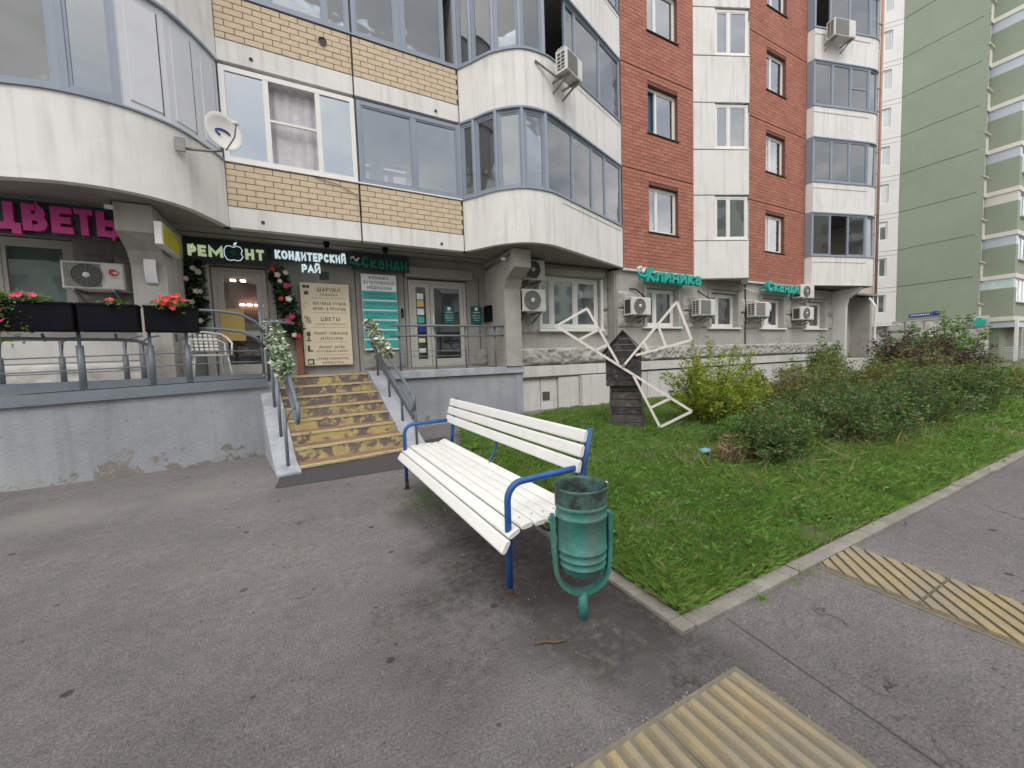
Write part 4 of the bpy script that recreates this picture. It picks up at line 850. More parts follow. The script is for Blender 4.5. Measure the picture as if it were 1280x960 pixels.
for side, ox, hx, lb in ((1, SWID+.16, SWID+.12, 'grey handrail up the right side of the yellow steps'), (-1, -.13, .03, 'grey handrail up the left side of the yellow steps with looped end')):
    base = XS @ Vector((ox, 0, .05)); R = empty('stair_handrail', base, lb, 'handrail', 'handrails on both sides of the yellow steps')
    top = lambda s: 1.0+.64*s; low = lambda s: .70+.64*s
    for s in (-.11, .49, 1.10, 1.72):
        zt = top(s) if s in (-.11, 1.72) else low(s)
        if side < 0: zt = top(s)-.05
        part('post', T([(ox, s, max(.03, .05+.655*s)), (ox, s, zt)], .022, 8, XS), 'rail', R, smooth=True)
        if side < 0:
            part('bracket', T([(ox, s, zt-.30), (ox+.02, s, zt-.14), (ox+.08, s, zt-.04), (hx, s, zt+.03)], .013, 6, XS), 'rail', R, smooth=True)
    s0 = -.08
    c = (hx, s0+.05, (top(s0)+low(s0))/2); r = .15
    loop = [(hx, 2.0, top(1.95)), (hx, s0+.28, top(s0+.28))]+[(hx, s0+.10+.0, top(s0+.12))]+arc((hx, s0+.05, c[2]), .15, 80, 280, 10)+[(hx, s0+.18, low(s0+.14)), (hx, 1.95, low(1.9))]
    part('handrail', T(loop, .027, 10, XS), 'rail', R, smooth=True)
    if side > 0: part('toe_rail', M().bar(XS @ Vector((ox+.02, .02, .52)), XS @ Vector((ox+.02, 1.9, 1.62)), .03, .09), 'rail', R)
# garlands of variegated leaves tied along the handrails
def leaves(C, size, flat=.4, droop=None, asp=.5, sj=.35):
    """C (k,3) centres -> (k,4,3) rhombic leaves of random direction"""
    k = len(C); d = RNG.normal(size=(k, 3)); d[:, 2] = d[:, 2]*flat+(0 if droop is None else droop); d /= np.linalg.norm(d, axis=1)[:, None]
    u = np.cross(d, RNG.normal(size=(k, 3))); u /= np.linalg.norm(u, axis=1)[:, None]; s = (size*(1+sj*RNG.normal(size=k)).clip(.4, 1.9))[:, None]
    return np.stack([C-d*s*.5, C+u*s*asp*.5, C+d*s*.5, C-u*s*asp*.5], 1)
def along(pts, k, rad):
    pts = np.array(pts, float); seg = np.linalg.norm(np.diff(pts, axis=0), axis=1); cs = np.r_[0, seg.cumsum()]; t = RNG.uniform(0, cs[-1], k); o = np.stack([np.interp(t, cs, pts[:, i]) for i in range(3)], 1)
    d = RNG.normal(size=(k, 3)); d /= np.linalg.norm(d, axis=1)[:, None]; return o+d*rad*RNG.uniform(.3, 1, (k, 1))**.6
def garland(pts, k, rad, size, label, mt='garland', petals=()):
    G_ = empty('leaf_garland', pts[-1], label, 'garland')
    part('leaves', np_mesh('leaves', leaves(along(pts, k, rad), size), 4), mt, G_, kind='stuff'); part('wire', M().tube(pts, .006, 5), 'stem', G_)
    return G_
gl = [tuple(XS @ Vector((-.02, s, 1.02+.64*s))) for s in (1.75, 1.4, 1.1, .8, .55)]; gl = [(gl[0][0]-.02, gl[0][1], gl[0][2]+.05)]+gl
garland(gl, 2000, .15, .085, 'thick garland of white-edged leaves on the left stair handrail')
gr = [tuple(XS @ Vector((SWID+.12, s, 1.02+.64*s))) for s in (2.0, 1.7, 1.3, .95)]
garland(gr, 1700, .13, .085, 'garland of white-edged leaves on the right stair handrail')

# platform railing on the right
R = empty('platform_railing', (3, 8.3, 1.28), 'grey metal railing on the platform before the clinic door', 'railing')
for x in (1.64, 2.43, 3.15, 3.90): part('post', T([(x, 8.45, 1.28), (x, 8.45, 2.25)], .02), 'rail', R, smooth=True); part('bracket', T([(x, 8.45, 2.1), (x, 8.41, 2.2), (x, 8.37, 2.24)], .01, 6), 'rail', R)
for z, r in ((2.26, .025), (2.04, .022)): part('rail', T([(1.45, 8.40, z), (4.12, 8.40, z)], r), 'rail', R, smooth=True)
part('end_loop', T([(3.98, 8.4, 2.04)]+[(4.12+.11*math.cos(a), 8.4, 2.15+.11*math.sin(a)) for a in [PI*1.5+PI*i/8 for i in range(9)]]+[(3.9, 8.4, 2.26)], .022), 'rail', R, smooth=True)
part('end_loop', T([(4.18, 8.42, 2.2), (4.24, 8.42, 1.9), (4.24, 8.42, 1.29)], .02), 'rail', R, smooth=True)
for z in (1.71, 1.59): part('thin_rail', T([(1.5, 8.44, z), (4.42, 8.44, z-.01)], .008, 6), 'rail', R)
# railing round the bulging left part
R = empty('platform_railing', (-2.4, 7.3, 1.25), 'grey curved railing with thick post sleeves along the left platform edge', 'railing')
RP = offset(PW, .06)
def at_x(x, pts=RP):
    for a, b in zip(pts, pts[1:]):
        if a[0] <= x <= b[0]: return a[1]+(b[1]-a[1])*(x-a[0])/(b[0]-a[0])
    return pts[-1][1]
for x in (-4.6, -3.7, -2.81, -2.11, -1.70, -.78):
    y = at_x(x); z = lz(x); part('post', T([(x, y, z), (x, y, 2.38 if x > -1.75 else 2.05)], .020), 'rail', R, smooth=True)
    part('post_sleeve', M().tube([(x, y, z), (x, y, 1.84 if x < -1.5 else 1.34)], .038, 10), 'rail', R, smooth=True)
rx = [-6+.3*i for i in range(18)]; rx = [x for x in rx if x < -.8]+[-.78]
for dz in (.49, .31): part('thin_rail', M().tube([(x, at_x(x), lz(x)+dz-.03) for x in rx], .010, 6), 'rail', R, smooth=True)
part('toe_plate', M().strip([(x, at_x(x)-.01) for x in rx], 1.22, 1.36, .01), 'rail', R)
part('handrail', M().tube([(x, at_x(x)+.03, 1.93+.02*math.sin(x)) for x in rx if x < -2.4]+[(-2.25, at_x(-2.2)+.02, 1.90), (-2.13, at_x(-2.1), 1.84)], .022, 8), 'rail', R, smooth=True)
part('top_rail', T([(-1.70, 7.42, 2.37), (-1.3, 7.5, 2.37), (-1.02, 7.55, 2.33), (-.84, 7.6, 2.22), (-.74, 7.66, 2.05)], .023), 'rail', R, smooth=True)
part('top_rail', T([(-1.70, 7.42, 2.09), (-1.3, 7.5, 2.09), (-1.02, 7.55, 2.05), (-.84, 7.6, 1.95), (-.74, 7.66, 1.8)], .023), 'rail', R, smooth=True)
part('end_post', T([(-.70, 7.72, 1.28), (-.70, 7.72, 2.2), (-.62, 7.8, 2.24), (-.3, 8.0, 2.24)], .025), 'rail', R, smooth=True)
R = empty('inner_railing', (-2.9, 8.0, 1.25), 'shorter grey railing behind the planters near the shop window', 'railing')
for x in (-3.9, -3.29, -2.60, -2.40):
    part('post', T([(x, 8.0, 1.2), (x, 8.0, 1.95)], .02), 'rail', R, smooth=True); part('post_sleeve', T([(x, 8.0, 1.2), (x, 8.0, 1.72)], .036), 'rail', R, smooth=True)
    part('curved_end', T([(x, 8.0, 1.75), (x+.02, 8.0, 1.93), (x+.10, 8.0, 2.0), (x+.22, 8.0, 2.02)], .016, 6), 'rail', R, smooth=True)
for z in (1.64, 1.49): part('thin_rail', T([(-5, 8, z-.04), (-2.4, 8, z)], .009, 6), 'rail', R)

# planters with petunias
def flowerbox(x0, x1, label, fl):
    y = at_x((x0+x1)/2)-.14; y0, y1 = at_x(x0)-.16, at_x(x1)-.16; a = math.atan2(y1-y0, x1-x0); w = math.hypot(x1-x0, y1-y0); X = XF((x0, y0), a)
    R = empty('flower_box', (x0, y0, 2.0), label, 'planter', 'black flower boxes on the platform railing', a)
    part('box', M().box(0, w-.02, -.02, .17, 2.02, 2.38, X, b=.012), 'black', R); part('rim', M().box(-.006, w-.014, -.028, .178, 2.365, 2.392, X), 'black', R)
    part('bracket', M().bar(X @ Vector((w/2, .16, 2.0)), X @ Vector((w/2, .22, 1.9)), .03, .01), 'rail', R)
    for (cx, cz, rad, k, kp, pm, drop) in fl:
        k = int(k*1.5); kp = int(kp*1.6)
        c = X @ Vector((cx, .06, cz)); f = empty('petunia', (c.x, c.y, 2.36), {'petred': 'red petunias spilling over the right flower box', 'petpink': 'pink petunias trailing far below the left flower box' if drop else 'few upright pink petunias at the middle of the left flower box', 'petorange': 'single orange petunia in the middle flower box'}[pm], 'flowers')
        C = RNG.normal(size=(k, 3))*np.array([rad, .07, rad*.42])+np.array(c); 
        if drop: C[: k//3, 2] -= RNG.uniform(0, drop, k//3); C[: k//3, 1] -= .1; 
        part('foliage', np_mesh('foliage', leaves(C, .05), 4), 'bushg', f, kind='stuff')
        for q in range(kp):
            p = Vector(C[RNG.integers(0, k)].tolist()); p.y -= .06; p.z = max(p.z+.03, cz-.02 if not drop else cz-.6)
            fm = M(); n = 6; rr = random.uniform(.038, .055); tx = Matrix.Translation(p) @ Matrix.Rotation(random.uniform(.5, 1.5), 4, 'X') @ Matrix.Rotation(random.uniform(-.7, .7), 4, 'Y')
            V = [(0, 0, -.012)]+[((rr*(1 if i % 2 else .72))*math.cos(PI*i/n), (rr*(1 if i % 2 else .72))*math.sin(PI*i/n), .008*(i % 2)) for i in range(2*n)]
            fm.add(V, [(0, i+1, (i+1) % (2*n)+1) for i in range(2*n)], tx); part('petal_disc', fm, 'petred' if pm == 'petorange' else pm, f)
    return R
flowerbox(-3.50, -2.76, 'black flower box at the left edge under trailing pink petunias', [(.08, 2.42, .13, 420, 13, 'petpink', .5), (.40, 2.41, .07, 110, 1, 'petpink', 0)])
flowerbox(-2.74, -2.14, 'middle black flower box with one orange bloom', [(.36, 2.41, .055, 80, 1, 'petorange', 0)])
flowerbox(-2.10, -1.50, 'right black flower box below the metal pillar, with red petunias', [(.30, 2.43, .10, 200, 15, 'petred', .05)])
flowerbox(-4.4, -3.54, 'black flower box running out of the photo at the left edge', [])
# white chair
R = empty('chair', (-1.62, 8.3, 1.28), 'white openwork metal armchair beside the pillar on the platform', 'chair')
XC = XF((-1.62, 8.3), math.radians(20))
for a, b in ((-.24, -.22), (.24, -.22), (-.21, .22), (.21, .22)): part('leg', T([(a*1.12, b*1.15, 1.28), (a*.92, b*.92, 1.70)], .013, 6, XC), 'whitepl', R, smooth=True)
sm = M(); 
for i in range(9): sm.bar(XC @ Vector((-.22+.055*i, -.22, 1.71)), XC @ Vector((-.22+.055*i, .22, 1.71)), .034, .01)
part('seat', sm, 'whitepl', R, kind='stuff'); part('seat_frame', M().tube([XC @ Vector(p) for p in ((-.24, -.23, 1.70), (.24, -.23, 1.70), (.24, .23, 1.70), (-.24, .23, 1.70))], .014, 6, closed=True), 'whitepl', R, smooth=True)
bk = M()
for i in range(6):
    for j in range(5): bk.box(-.205+.07*i, -.205+.07*i+.05, 0, .008, .08+.065*j, .08+.065*j+.045, XC @ Matrix.Translation((-.02, .21, 1.72)) @ Matrix.Rotation(math.radians(-16), 4, 'X'))
part('backrest', bk, 'whitepl', R, kind='stuff')
part('arm_hoop', T([(-.27, -.26, 1.70), (-.29, -.24, 1.90), (-.28, .0, 2.0), (-.24, .25, 2.09), (0, .32, 2.13), (.24, .25, 2.09), (.28, .0, 2.0), (.29, -.24, 1.90), (.27, -.26, 1.70)], .016, 8, XC), 'whitepl', R, smooth=True)
part('arm_hoop', T([(-.24, .05, 1.71), (-.26, .16, 1.92), (-.2, .27, 1.98), (.2, .27, 1.98), (.26, .16, 1.92), (.24, .05, 1.71)], .012, 6, XC), 'whitepl', R, smooth=True)

# ---------------------------------------------------------------- signs
def letters(txt, x0, x1, z0, z1, Y, depth, m, name, label, bold=.02, shear=0., board=None, slots=None, wt=.22):
    """one letter object for each character, standing on a common empty"""
    R = empty(name, ((x0+x1)/2, Y, z0), label, 'sign')
    if board: part('board', M().box(*board), 'signdark', R)
    cu_w = []
    for ch in txt: cu_w.append({'Ж': 1.35, 'М': 1.15, 'Ш': 1.3, 'Ы': 1.2, 'Ц': 1.05, 'О': 1.1, ' ': .5, '@': 1.12, 'Т': .95, 'Р': .9, 'Е': .85}.get(ch, .95 if ch.isupper() else .86))
    tot = sum(cu_w); x = x0
    for q, (ch, w) in enumerate(zip(txt, cu_w)):
        ww = (x1-x0)*w/tot; a, b = x+ww*.05, x+ww*.93; x += ww
        if slots: a, b = slots[q]
        if ch in ' @': continue
        zz1 = z1 if ch.isupper() else z0+(z1-z0)*.74; zz0 = z0
        part('letter', text_mesh(ch, a, b, zz0, zz1, Y, depth, weight=wt), m, R)
    return R
letters('ЦВЕТЫ', -4.28, -2.36, 3.49, 3.86, 7.95, .06, 'magenta', 'shop_sign', 'magenta channel letters reading ЦВЕТЫ above the flower shop window', wt=.25, board=(-4.5, -2.5, 8.02, 8.06, 3.45, 3.93), slots=[(-3.92, -3.55), (-3.51, -3.27), (-3.23, -3.01), (-2.99, -2.79), (-2.76, -2.40)])
R = letters('РЕМ@НТ', -2.02, -.79, 3.60, 3.80, 9.16, .05, 'lit', 'lit_sign', 'lit pale green letters РЕМОНТ with an apple for the O, above the brown door', .03, board=(-2.1, -.70, 9.22, 9.27, 3.50, 3.92), slots=[(-1.98, -1.86), (-1.83, -1.71), (-1.67, -1.45), (0, 1), (-1.09, -.95), (-.91, -.78)])
am = M(); cx, cz = -1.275, 3.695
prof = [(0, .10), (.05, .125), (.10, .115), (.135, .06), (.12, .02), (.115, -.02), (.14, -.06), (.10, -.13), (.05, -.145), (0, -.13), (-.05, -.145), (-.10, -.13), (-.135, -.05), (-.135, .05), (-.10, .115), (-.05, .125)]
n = len(prof); am.add([(cx+x*1.05, 9.14, cz+z) for x, z in prof]+[(cx+x*1.05, 9.19, cz+z) for x, z in prof], [tuple(range(n)), tuple(range(n, 2*n))[::-1]]+[(i, n+i, n+(i+1) % n, (i+1) % n) for i in range(n)])
ap = part('apple', am, 'signdark', R); part('apple_outline', M().tube([(cx+x*1.08, 9.135, cz+z*1.03) for x, z in prof], .008, 6, closed=True), 'litw', ap); part('apple_core_logo', M().lathe([(0, 0), (.05, 0), (.05, .01)], 10, Matrix.Translation((cx, 9.136, cz)) @ Matrix.Rotation(PI/2, 4, 'X')), 'teal_d', ap)
part('apple_leaf', M().add([(cx, 9.13, cz+.13), (cx+.05, 9.13, cz+.15), (cx+.07, 9.13, cz+.21), (cx+.02, 9.13, cz+.19)], [(0, 1, 2, 3)]), 'litw', ap)
R = letters('КОНДИТЕРСКИЙ', -.60, .74, 3.66, 3.83, 9.16, .04, 'litw', 'lit_sign', 'lit white letters КОНДИТЕРСКИЙ РАЙ over the beige board', .03)
for ch, a, b in (('Р', -.13, -.03), ('А', -.02, .10), ('Й', .11, .22)): part('letter', text_mesh(ch, a, b, 3.42, 3.58, 9.16, .04, weight=.2), 'litw', R)
part('board', M().box(-.66, .80, 9.21, 9.24, 3.62, 3.9), 'signdark', R)
R = letters('Сканди', 1.04, 2.05, 3.60, 3.86, 9.16, .05, 'teal_d', 'unlit_sign', 'unlit dark teal letters Сканди above the clinic list', .012, board=(.84, 2.1, 9.22, 9.25, 3.56, 3.93))
def bird(R, x, z, Y, s, m1='whiteprint', m2='teal'):
    b = M(); P = [(-.16, .05), (-.10, .13), (-.04, .10), (-.02, .02), (.05, -.02), (.12, .06), (.16, .16), (.10, .16), (.02, .06), (-.05, .2), (-.14, .18), (-.2, .1)]; n = len(P)
    b.add([(x+p*s, Y-.02, z+q*s) for p, q in P]+[(x+p*s, Y+.03, z+q*s) for p, q in P], [tuple(range(n)), tuple(range(n, 2*n))[::-1]]+[(i, n+i, n+(i+1) % n, (i+1) % n) for i in range(n)]); part('bird_emblem', b, m1, R)
    b = M(); P = [(-.22, 0), (-.1, -.12), (.1, -.16), (.26, -.1), (.24, -.04), (.1, -.07), (-.06, -.04), (-.16, .03)]; n = len(P)
    b.add([(x+p*s, Y-.01, z+q*s) for p, q in P]+[(x+p*s, Y+.04, z+q*s) for p, q in P], [tuple(range(n)), tuple(range(n, 2*n))[::-1]]+[(i, n+i, n+(i+1) % n, (i+1) % n) for i in range(n)]); part('leaf_emblem', b, m2, R)
bird(R, .92, 3.72, 9.15, .55, 'whitepl', 'teal_d')
R = letters('Клиника', 8.58, 11.0, 3.57, 3.95, 8.10, .14, 'teal', 'shop_sign', 'bright teal three-dimensional letters Клиника under the red brick wall', wt=.27); bird(R, 8.42, 3.80, 8.1, .9, 'whiteprint', 'teal')
part('mounting_rail', M().box(8.5, 11.0, 8.30, 8.34, 3.70, 3.76), 'teal', R)
for x in (8.7, 9.8, 10.8): part('mounting_rail', M().box(x, x+.04, 8.24, 8.5, 3.71, 3.75), 'teal', R)
R = letters('Сканди', 14.55, 16.60, 3.58, 3.95, 8.10, .14, 'teal', 'shop_sign', 'bright teal three-dimensional letters Сканди on the far part of the wall', wt=.27)
part('mounting_rail', M().box(14.5, 16.6, 8.30, 8.34, 3.70, 3.76), 'teal', R)
for x in (14.7, 16.4): part('mounting_rail', M().box(x, x+.04, 8.24, 8.5, 3.71, 3.75), 'teal', R)
def board(name, label, x0, x1, z0, z1, Y, m, lines, t=.02, ink='print'):
    R = empty(name, ((x0+x1)/2, Y, z0), label, 'sign'); part('board', M().box(x0, x1, Y, Y+t, z0, z1), m, R)
    for (txt, cx, cz, w, h, mm) in lines: part('lettering', text_mesh(txt, cx-w/2, cx+w/2, cz-h/2, cz+h/2, Y-.002, .002, .012), mm, R)
    return R
bx, bw = .355, .60
LN = [('ШАРИКИ', 3.10, .46, .085), ('ПОДАРКИ', 2.99, .34, .05), ('НОГТЕВАЯ СТУДИЯ', 2.80, .64, .062), ('БРОВИ & РЕСНИЦЫ', 2.69, .64, .062), ('ЦВЕТЫ', 2.47, .38, .085), ('сухоцветы и композиции', 2.36, .60, .03),
      ('РЕМОНТ ТЕЛЕФОНОВ', 2.16, .66, .058), ('АКСЕССУАРЫ', 2.05, .44, .058), ('РЕМОНТ ОБУВИ', 1.86, .50, .058), ('ИЗГОТОВЛЕНИЕ КЛЮЧЕЙ', 1.77, .62, .042), ('АТЕЛЬЕ·ХИМЧИСТКА', 1.61, .64, .055), ('ФУРНИТУРА', 1.52, .42, .052)]
R = board('shop_list_board', 'beige board of shop services with dark icons beside the brown door post', -.19, .76, 1.47, 3.23, 9.30, 'beige', [(t, bx, z, w, h, 'print') for t, z, w, h in LN])
for z in (2.91, 2.60, 2.29, 1.97, 1.69): part('divider', M().box(.02, .70, 9.297, 9.2995, z, z+.005), 'print', R)
def icon(mb, *rects):
    for a, b, c, d in rects: mb.box(a, b, 9.296, 9.299, c, d)
    return mb
bowI = M().lathe([(.0, 0), (.035, 0), (.035, .003)], 10, Matrix.Translation((-.115, 9.297, 3.15)) @ Matrix.Rotation(PI/2, 4, 'X')); bowI.lathe([(.0, 0), (.035, 0), (.035, .003)], 10, Matrix.Translation((-.045, 9.297, 3.15)) @ Matrix.Rotation(PI/2, 4, 'X')); part('balloon_icon', bowI, 'print', R, kind='stuff')
part('gift_icon', icon(M(), (-.12, -.04, 2.98, 3.03), (-.13, -.03, 3.034, 3.05), (-.09, -.07, 3.05, 3.07)), 'print', R, kind='stuff')
part('polish_icon', M().tube([(-.09+.05*math.cos(a), 9.297, 2.75+.07*math.sin(a)) for a in [i*PI/6 for i in range(9)]], .003, 4), 'print', R)
rb = M()
for a, b in ((-.11, 2.5), (-.06, 2.47), (-.09, 2.42), (-.045, 2.40)): rb.tube([(a+.028*math.cos(q), 9.297, b+.028*math.sin(q)) for q in [i*PI/4 for i in range(8)]], .005, 4, closed=True)
part('rose_icon', rb, 'print', R, kind='stuff'); part('phone_icon', icon(M(), (-.12, -.05, 2.10, 2.19), (-.10, -.07, 2.02, 2.09), (-.13, -.04, 1.99, 2.015)), 'print', R, kind='stuff')
part('boot_icon', icon(M(), (-.12, -.075, 1.80, 1.90), (-.12, -.02, 1.77, 1.80)), 'print', R, kind='stuff')
part('sewing_machine_icon', icon(M(), (-.14, .0, 1.49, 1.515), (-.13, -.01, 1.58, 1.61), (-.04, -.01, 1.515, 1.58), (-.13, -.11, 1.53, 1.58)), 'print', R, kind='stuff')
R = board('clinic_list_board', 'tall teal and white clinic board with the heading КЛИНИКА ЭСТЕТИЧЕСКОЙ МЕДИЦИНЫ', 1.03, 1.80, 1.78, 3.50, 9.30, 'whiteprint', [('КЛИНИКА', 1.415, 3.42, .42, .07, 'printg'), ('ЭСТЕТИЧЕСКОЙ', 1.415, 3.31, .68, .07, 'printg'), ('МЕДИЦИНЫ', 1.415, 3.20, .54, .07, 'printg')])
for i, (t, t2) in enumerate((('ГИНЕКОЛОГИЯ', 'женское здоровье'), ('ЭНДОКРИНОЛОГИЯ', ''), ('ВСЕ ВИДЫ АНАЛИЗОВ', 'УЗИ'), ('КОСМЕТОЛОГИЯ', ''), ('ДЕРМАТОЛОГИЯ', ''), ('МАССАЖ', 'КАБИНЕТ'))):
    z = 2.925-i*.222; q = part('teal_strip', M().box(1.035, 1.795, 9.2965, 9.2995, z, z+.195), 'tealboard', R)
    part('lettering', text_mesh(t, 1.10, 1.10+.045*len(t)+.06, z+.105, z+.155, 9.2945, .002, .01), 'printg', q)
    if t2: part('lettering', text_mesh(t2, 1.2, 1.2+.028*len(t2)+.06, z+.035, z+.07, 9.2945, .002, .01), 'printg', q)
for (x0, x1, Y, lb) in ((2.95, 3.24, 9.435, 'teal notice inside the glass of the clinic door'), (3.66, 3.96, 9.37, 'teal notice on the wall right of the clinic door')):
    R = board('notice', lb, x0, x1, 2.42, 2.86, Y-.02, 'notice', [('Скандинавия', (x0+x1)/2, 2.70, .18, .028, 'whiteprint'), ('пн-пт 9-21', (x0+x1)/2, 2.62, .2, .03, 'whiteprint'), ('сб-вс 10-20', (x0+x1)/2, 2.56, .2, .03, 'whiteprint'), ('вход', (x0+x1)/2, 2.50, .12, .025, 'whiteprint')])
    part('emblem', M().box((x0+x1)/2-.04, (x0+x1)/2+.04, Y-.024, Y-.021, 2.75, 2.83), 'whiteprint', R)
single('mail_box', M().box(4.0, 4.115, 9.0, 9.3, 2.45, 2.85, b=.01), 'black', 'small black mailbox on the side of the right support fin', 'mailbox')
single('notice', M().box(-1.62, -1.22, 9.425, 9.432, 2.02, 2.66), 'yellowpaper', 'yellow-orange notice taped inside the brown door', 'notice')
single('intercom', M().box(1.90, 1.95, 9.36, 9.398, 2.55, 2.75, b=.006), 'black', 'small black intercom between the clinic board and door', 'intercom')
R = empty('door_stickers', (2.35, 9.43, 1.6), 'column of stickers and papers on the narrow clinic door leaf', 'stickers')
for z, h, mm in ((3.0, .14, 'whiteprint'), (2.82, .16, 'yellowpaper'), (2.62, .15, 'whitepl'), (2.42, .16, 'tealboard'), (2.2, .13, 'signblue'), (1.95, .1, 'beige'), (1.7, .1, 'whitepl')): part('sticker', M().box(2.30, 2.46, 9.438, 9.443, z, z+h), mm, R)
R = empty('projecting_sign', (-1.98, 7.9, 3.2), 'yellow light box hung sideways on the left support fin', 'sign')
part('case', M().box(-2.02, -1.93, 7.60, 8.45, 3.36, 3.70, b=.01), 'whitepl', R); part('yellow_face', M().box(-1.929, -1.922, 7.66, 8.42, 3.38, 3.68), 'yellow', R); part('hanger', M().box(-2.058, -2.02, 7.9, 8.0, 3.4, 3.6), 'steel', R)
R = empty('wall_lamp', (-2.3, 8.1, 3.2), 'white curved lamp panel on the left support fin', 'lamp'); V = []
lm = M().strip([(0, 0), (1, 0)], 0, 1, .1) if False else M()
pr = [(8.16, 3.34), (8.13, 3.30), (8.115, 3.1), (8.13, 2.95), (8.175, 2.86)]
lm.add([(-2.32, y, z) for y, z in pr]+[(-2.17, y, z) for y, z in pr], [(i, 5+i, 6+i, 1+i) for i in range(4)]); part('shade', lm, 'whiteprint', R, smooth=True); part('back_plate', M().box(-2.31, -2.18, 8.165, 8.179, 2.85, 3.36), 'steel', R)
for p, lb in (((-2.52, 7.72, 3.86), 'small white floodlight left of the pillar top'), ((3.95, 7.95, 3.74), 'small white camera by the right pillar top')):
    R = empty('floodlight', p, lb, 'lamp'); part('body', M().box(p[0]-.05, p[0]+.05, p[1]-.04, p[1], p[2]-.03, p[2]+.03, b=.008), 'whitepl', R); part('arm', M().box(p[0]-.01, p[0]+.01, p[1], p[1]+.1, p[2]+.02, p[2]+.09), 'steel', R)
B('gas_pipe', M().tube([(4.05, 7.9, 3.86), (4.08, 9.3, 3.80)], .03, 8), 'steel', smooth=True)
for x, lb in ((.35, 'black dome lamp under the soffit above the word РАЙ'), (1.5, 'black dome lamp under the soffit above the clinic sign')):
    R = empty('ceiling_spotlight', (x, 8.75, 3.85), lb, 'lamp'); part('base', M().lathe([(0, .1), (.06, .1), (.06, .06), (.045, .0), (0, -.02)], 14, Matrix.Translation((x, 8.75, 3.86))), 'black', R, smooth=True)
B('wall_vent', M().box(.20, .38, YE-.012, YE-.001, 3.33, 3.5), 'seam'); B('door_board', M().box(-.33, -.21, 9.2, 9.38, 1.29, 2.35), 'brownwood')
# artificial flower arch round the shop door
for (pts, lb, kp) in (([(-1.92, 9.2, 3.45), (-1.95, 9.2, 3.0), (-1.9, 9.2, 2.6), (-1.95, 9.2, 2.35)], 'dark artificial foliage with cream roses left of the shop door', 7), ([(-.58, 9.2, 3.42), (-.5, 9.2, 3.0), (-.42, 9.2, 2.6), (-.36, 9.2, 2.15)], 'dark artificial foliage with pink and red roses right of the shop door', 11)):
    R = empty('flower_garland', pts[-1], lb, 'garland'); C = along(pts, 1500, .2); C[:, 1] = 9.2+(C[:, 1]-9.2)*.5
    part('leaves', np_mesh('leaves', leaves(C, .09), 4), 'ivy', R, kind='stuff')
    for q in range(kp):
        p = Vector(C[RNG.integers(0, 1500)].tolist()); p.y = 9.06; rm = M(); s = random.uniform(.045, .07)
        for ring, (rr, zz) in enumerate(((1, 0), (.75, .25), (.45, .4))):
            for e in range(5):
                a = e*2*PI/5+ring*.6; X = Matrix.Translation(p) @ Matrix.Rotation(PI/2, 4, 'X') @ Matrix.Rotation(a, 4, 'Z')
                rm.add([(0, 0, zz*s), (s*rr*.5, -s*rr*.55, (zz+.15)*s), (s*rr*1.0, 0, (zz+.35)*s), (s*rr*.5, s*rr*.55, (zz+.15)*s)], [(0, 1, 2, 3)], X)
        part('rose', rm, ['petwhite', 'petpink', 'petred', 'petwhite'][q % 4 if kp > 8 else 0], R)

